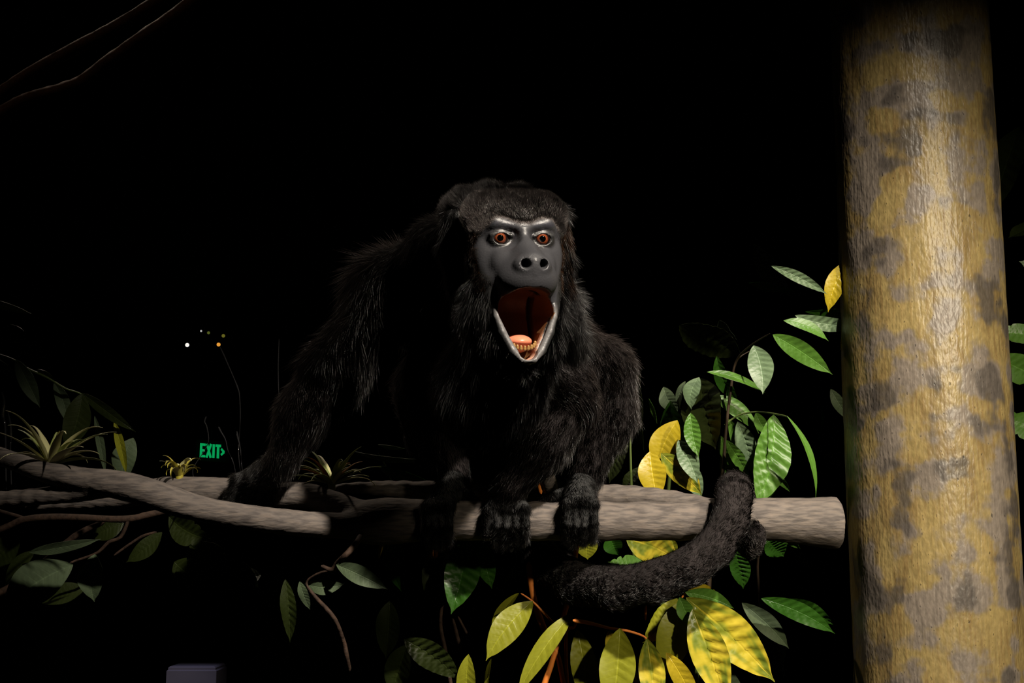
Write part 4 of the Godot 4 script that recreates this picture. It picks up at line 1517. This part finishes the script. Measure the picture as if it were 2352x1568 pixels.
func far_things() -> void:
	# the sign hangs at an angle 11 m away; letters 13 cm high
	var at := P(484, 1036, 11.0)
	var s := thing("exit_sign", "small green glowing EXIT sign with arrow in the dark far left background", "sign", at)
	s.rotation.y = deg_to_rad(52)
	s.scale = Vector3.ONE * 0.86
	part("housing", box(Vector3(0.40, 0.20, 0.06)), M.black_wall, s)
	var g := glow(Color(0.03, 0.62, 0.33), 0.85)
	g.resource_name = "sign_letters"
	part("letter", strokes([[-0.143, -0.065, -0.143, 0.065, 0.024], [-0.143, 0.054, -0.093, 0.054, 0.022], [-0.143, 0.0, -0.100, 0.0, 0.022], [-0.143, -0.054, -0.093, -0.054, 0.022]]), g, s)
	part("letter", strokes([[-0.076, -0.065, -0.026, 0.065, 0.022], [-0.076, 0.065, -0.026, -0.065, 0.022]]), g, s)
	part("letter", strokes([[0.006, -0.065, 0.006, 0.065, 0.024]]), g, s)
	part("letter", strokes([[0.060, -0.065, 0.060, 0.055, 0.026], [0.030, 0.054, 0.092, 0.054, 0.024]]), g, s)
	part("arrow", strokes([[0.098, 0.026, 0.134, -0.002, 0.020], [0.098, -0.030, 0.134, -0.002, 0.020]]), g, s)
	part("hanger", tube([Vector4(0, 0.1, 0, 0.008), Vector4(0, (3.61 - at.y) / 0.86, 0, 0.008)], 8, 1), M.black_wall, s)
	var l := OmniLight3D.new()
	l.name = "sign_glow"
	l.light_color = Color(0.05, 0.8, 0.45)
	l.light_energy = 0.01
	l.omni_range = 20.0
	l.omni_attenuation = 2.0
	l.light_size = 0.1
	l.shadow_enabled = true
	l.position = Vector3(0, 0, 0.12)
	s.add_child(l)
	# lamps far off: a dark can with a glowing lens
	for row in [[430, 792, 4.6, Color(1, 0.97, 0.93), 1.0, "brightest white ceiling lamp far off in the darkness above the exit sign"], [462, 760, 2.4, Color(0.9, 0.9, 0.88), 0.5, "tiny white ceiling lamp far off, leftmost of the row above"], [479, 764, 3.4, Color(0.50, 0.55, 0.22), 0.35, "dim greenish ceiling lamp far off beside the tiny white one"], [513, 771, 4.0, Color(0.62, 0.60, 0.22), 0.35, "dim yellow ceiling lamp far off, rightmost of the row above"], [502, 791, 4.4, Color(1.0, 0.68, 0.26), 0.75, "amber ceiling lamp far off, right of the brightest white one"]]:
		var q := P(row[0], row[1], 10.0)
		var r: float = row[2] * 10.0 / F
		var t := thing("ceiling_lamp", row[5], "lamp", q, "lamps in the far background")
		t.look_at_from_position(q, EYE, Vector3.UP)
		t.rotate_object_local(Vector3.RIGHT, PI / 2)
		part("can", tube([Vector4(0, 0.10, 0, r * 1.1), Vector4(0, 0.02, 0, r * 1.2), Vector4(0, 0.004, 0, r * 1.2)], 16, 2), M.black_wall, t)
		var lens := part("lens", ball(r), glow(row[3], row[4]), t)
		lens.scale = Vector3(1, 0.4, 1)
		part("drop_rod", tube([Vector4(0, 0.1, 0, 0.006), Vector4(0, 0.16, 0, 0.006)], 6, 1), M.black_wall, t)
	# the pale plinth low in the distance
	var pl := thing("display_plinth", "pale lilac display plinth dimly seen at the bottom left edge of the picture", "plinth", P(452, 1562, 5.5))
	pl.position.y = 0.0
	var high := P(452, 1526, 5.5).y
	part("plinth_body", rounded_box(Vector3(0.20, high - 0.012, 0.20)), mat(Color(0.62, 0.60, 0.72), 0.8), pl, Vector3(0, (high - 0.012) * 0.5, 0))
	part("plinth_top", rounded_box(Vector3(0.19, 0.02, 0.19)), mat(Color(0.62, 0.60, 0.72), 0.8), pl, Vector3(0, high - 0.010, 0))
	# glossy strings that catch the light
	var gloss := mat(Color(0.55, 0.55, 0.56), 0.12, 0.9)
	gloss.metallic = 0.85
	for row in [[[[505, 796, 1.95, 0.8], [514, 815, 1.95, 1.2], [524, 838, 1.95, 1.0], [538, 870, 1.95, 0.8], [545, 888, 1.95, 1.2], [550, 908, 1.95, 0.8], [552, 960, 1.95, 0.6], [548, 1040, 1.95, 0.6]], "long thin glossy reed curving down from below the far lamps"], [[[641, 778, 1.95, 0.7], [639, 840, 1.95, 0.7], [640, 900, 1.95, 0.7], [643, 930, 1.95, 0.6]], "straight thin glossy reed left of the monkey's forearm"], [[[474, 956, 1.95, 1.1], [470, 968, 1.95, 1.0], [475, 980, 1.95, 0.9], [479, 1012, 1.95, 0.6]], "short kinked glossy reed just above the exit sign"], [[[502, 980, 1.95, 1.3], [508, 992, 1.95, 1.2], [518, 1010, 1.95, 0.8], [524, 1036, 1.95, 0.7], [536, 1062, 1.95, 0.7]], "glossy reed curving past the right end of the exit sign"], [[[544, 990, 1.95, 0.9], [546, 1004, 1.95, 1.5], [550, 1020, 1.95, 1.0], [553, 1040, 1.95, 0.7], [556, 1075, 1.95, 0.6]], "glossy reed nearest the monkey's hand on the left"], [[[4, 900, 1.65, 1.2], [9, 925, 1.65, 2.2], [6, 955, 1.65, 2.6], [12, 985, 1.65, 1.4]], "glossy reed at the left edge of the picture"], [[[18, 945, 1.65, 0.8], [24, 975, 1.65, 1.4], [25, 1005, 1.65, 1.6], [24, 1026, 1.65, 0.8]], "second glossy reed at the left edge, hanging lower"]]:
		var last: Array = row[0][-1]
		# each is rooted on the wood of the branch
		if last[0] < 30:
			row[0].append_array([[last[0] + 2, 1110, 1.58, 0.8], [last[0] + 4, 1142, 1.505, 0.9]])
		else:
			if last[0] == 479:
				row[0].append_array([[466, 1040, last[2], 0.5], [444, 1075, 1.85, 0.6]])
			var foot: float = last[0] + 8.0 if last[0] != 479 else 446.0
			row[0].append_array([[foot, 1104, 1.70, 0.7], [foot + 3.0, 1126, 1.552, 0.9]])
		var o := part("reed", tube(path4(row[0]), 7, 6, 0.25), gloss, self)
		tag(o, row[1], "reed")


func rounded_box(size: Vector3) -> ArrayMesh:
	var st := SurfaceTool.new()
	st.begin(Mesh.PRIMITIVE_TRIANGLES)
	var h := size * 0.5
	var c := 0.006
	var rows := [[-h.y, h.x - c, h.z - c], [-h.y + c, h.x, h.z], [h.y - c, h.x, h.z], [h.y, h.x - c, h.z - c]]
	var q := []
	for r in rows:
		q.append([Vector3(-r[1], r[0], r[2]), Vector3(r[1], r[0], r[2]), Vector3(r[1], r[0], -r[2]), Vector3(-r[1], r[0], -r[2])])
	st.set_smooth_group(-1)
	for i in 3:
		for k in 4:
			var a: Vector3 = q[i][k]
			var b2: Vector3 = q[i][(k + 1) % 4]
			var c2: Vector3 = q[i + 1][(k + 1) % 4]
			var d: Vector3 = q[i + 1][k]
			for p in [a, d, c2, a, c2, b2]:
				st.add_vertex(p)
	for e in [[0, [0, 1, 2, 0, 2, 3]], [3, [0, 2, 1, 0, 3, 2]]]:
		for k in e[1]:
			st.add_vertex(q[e[0]][k])
	st.generate_normals()
	return st.commit()
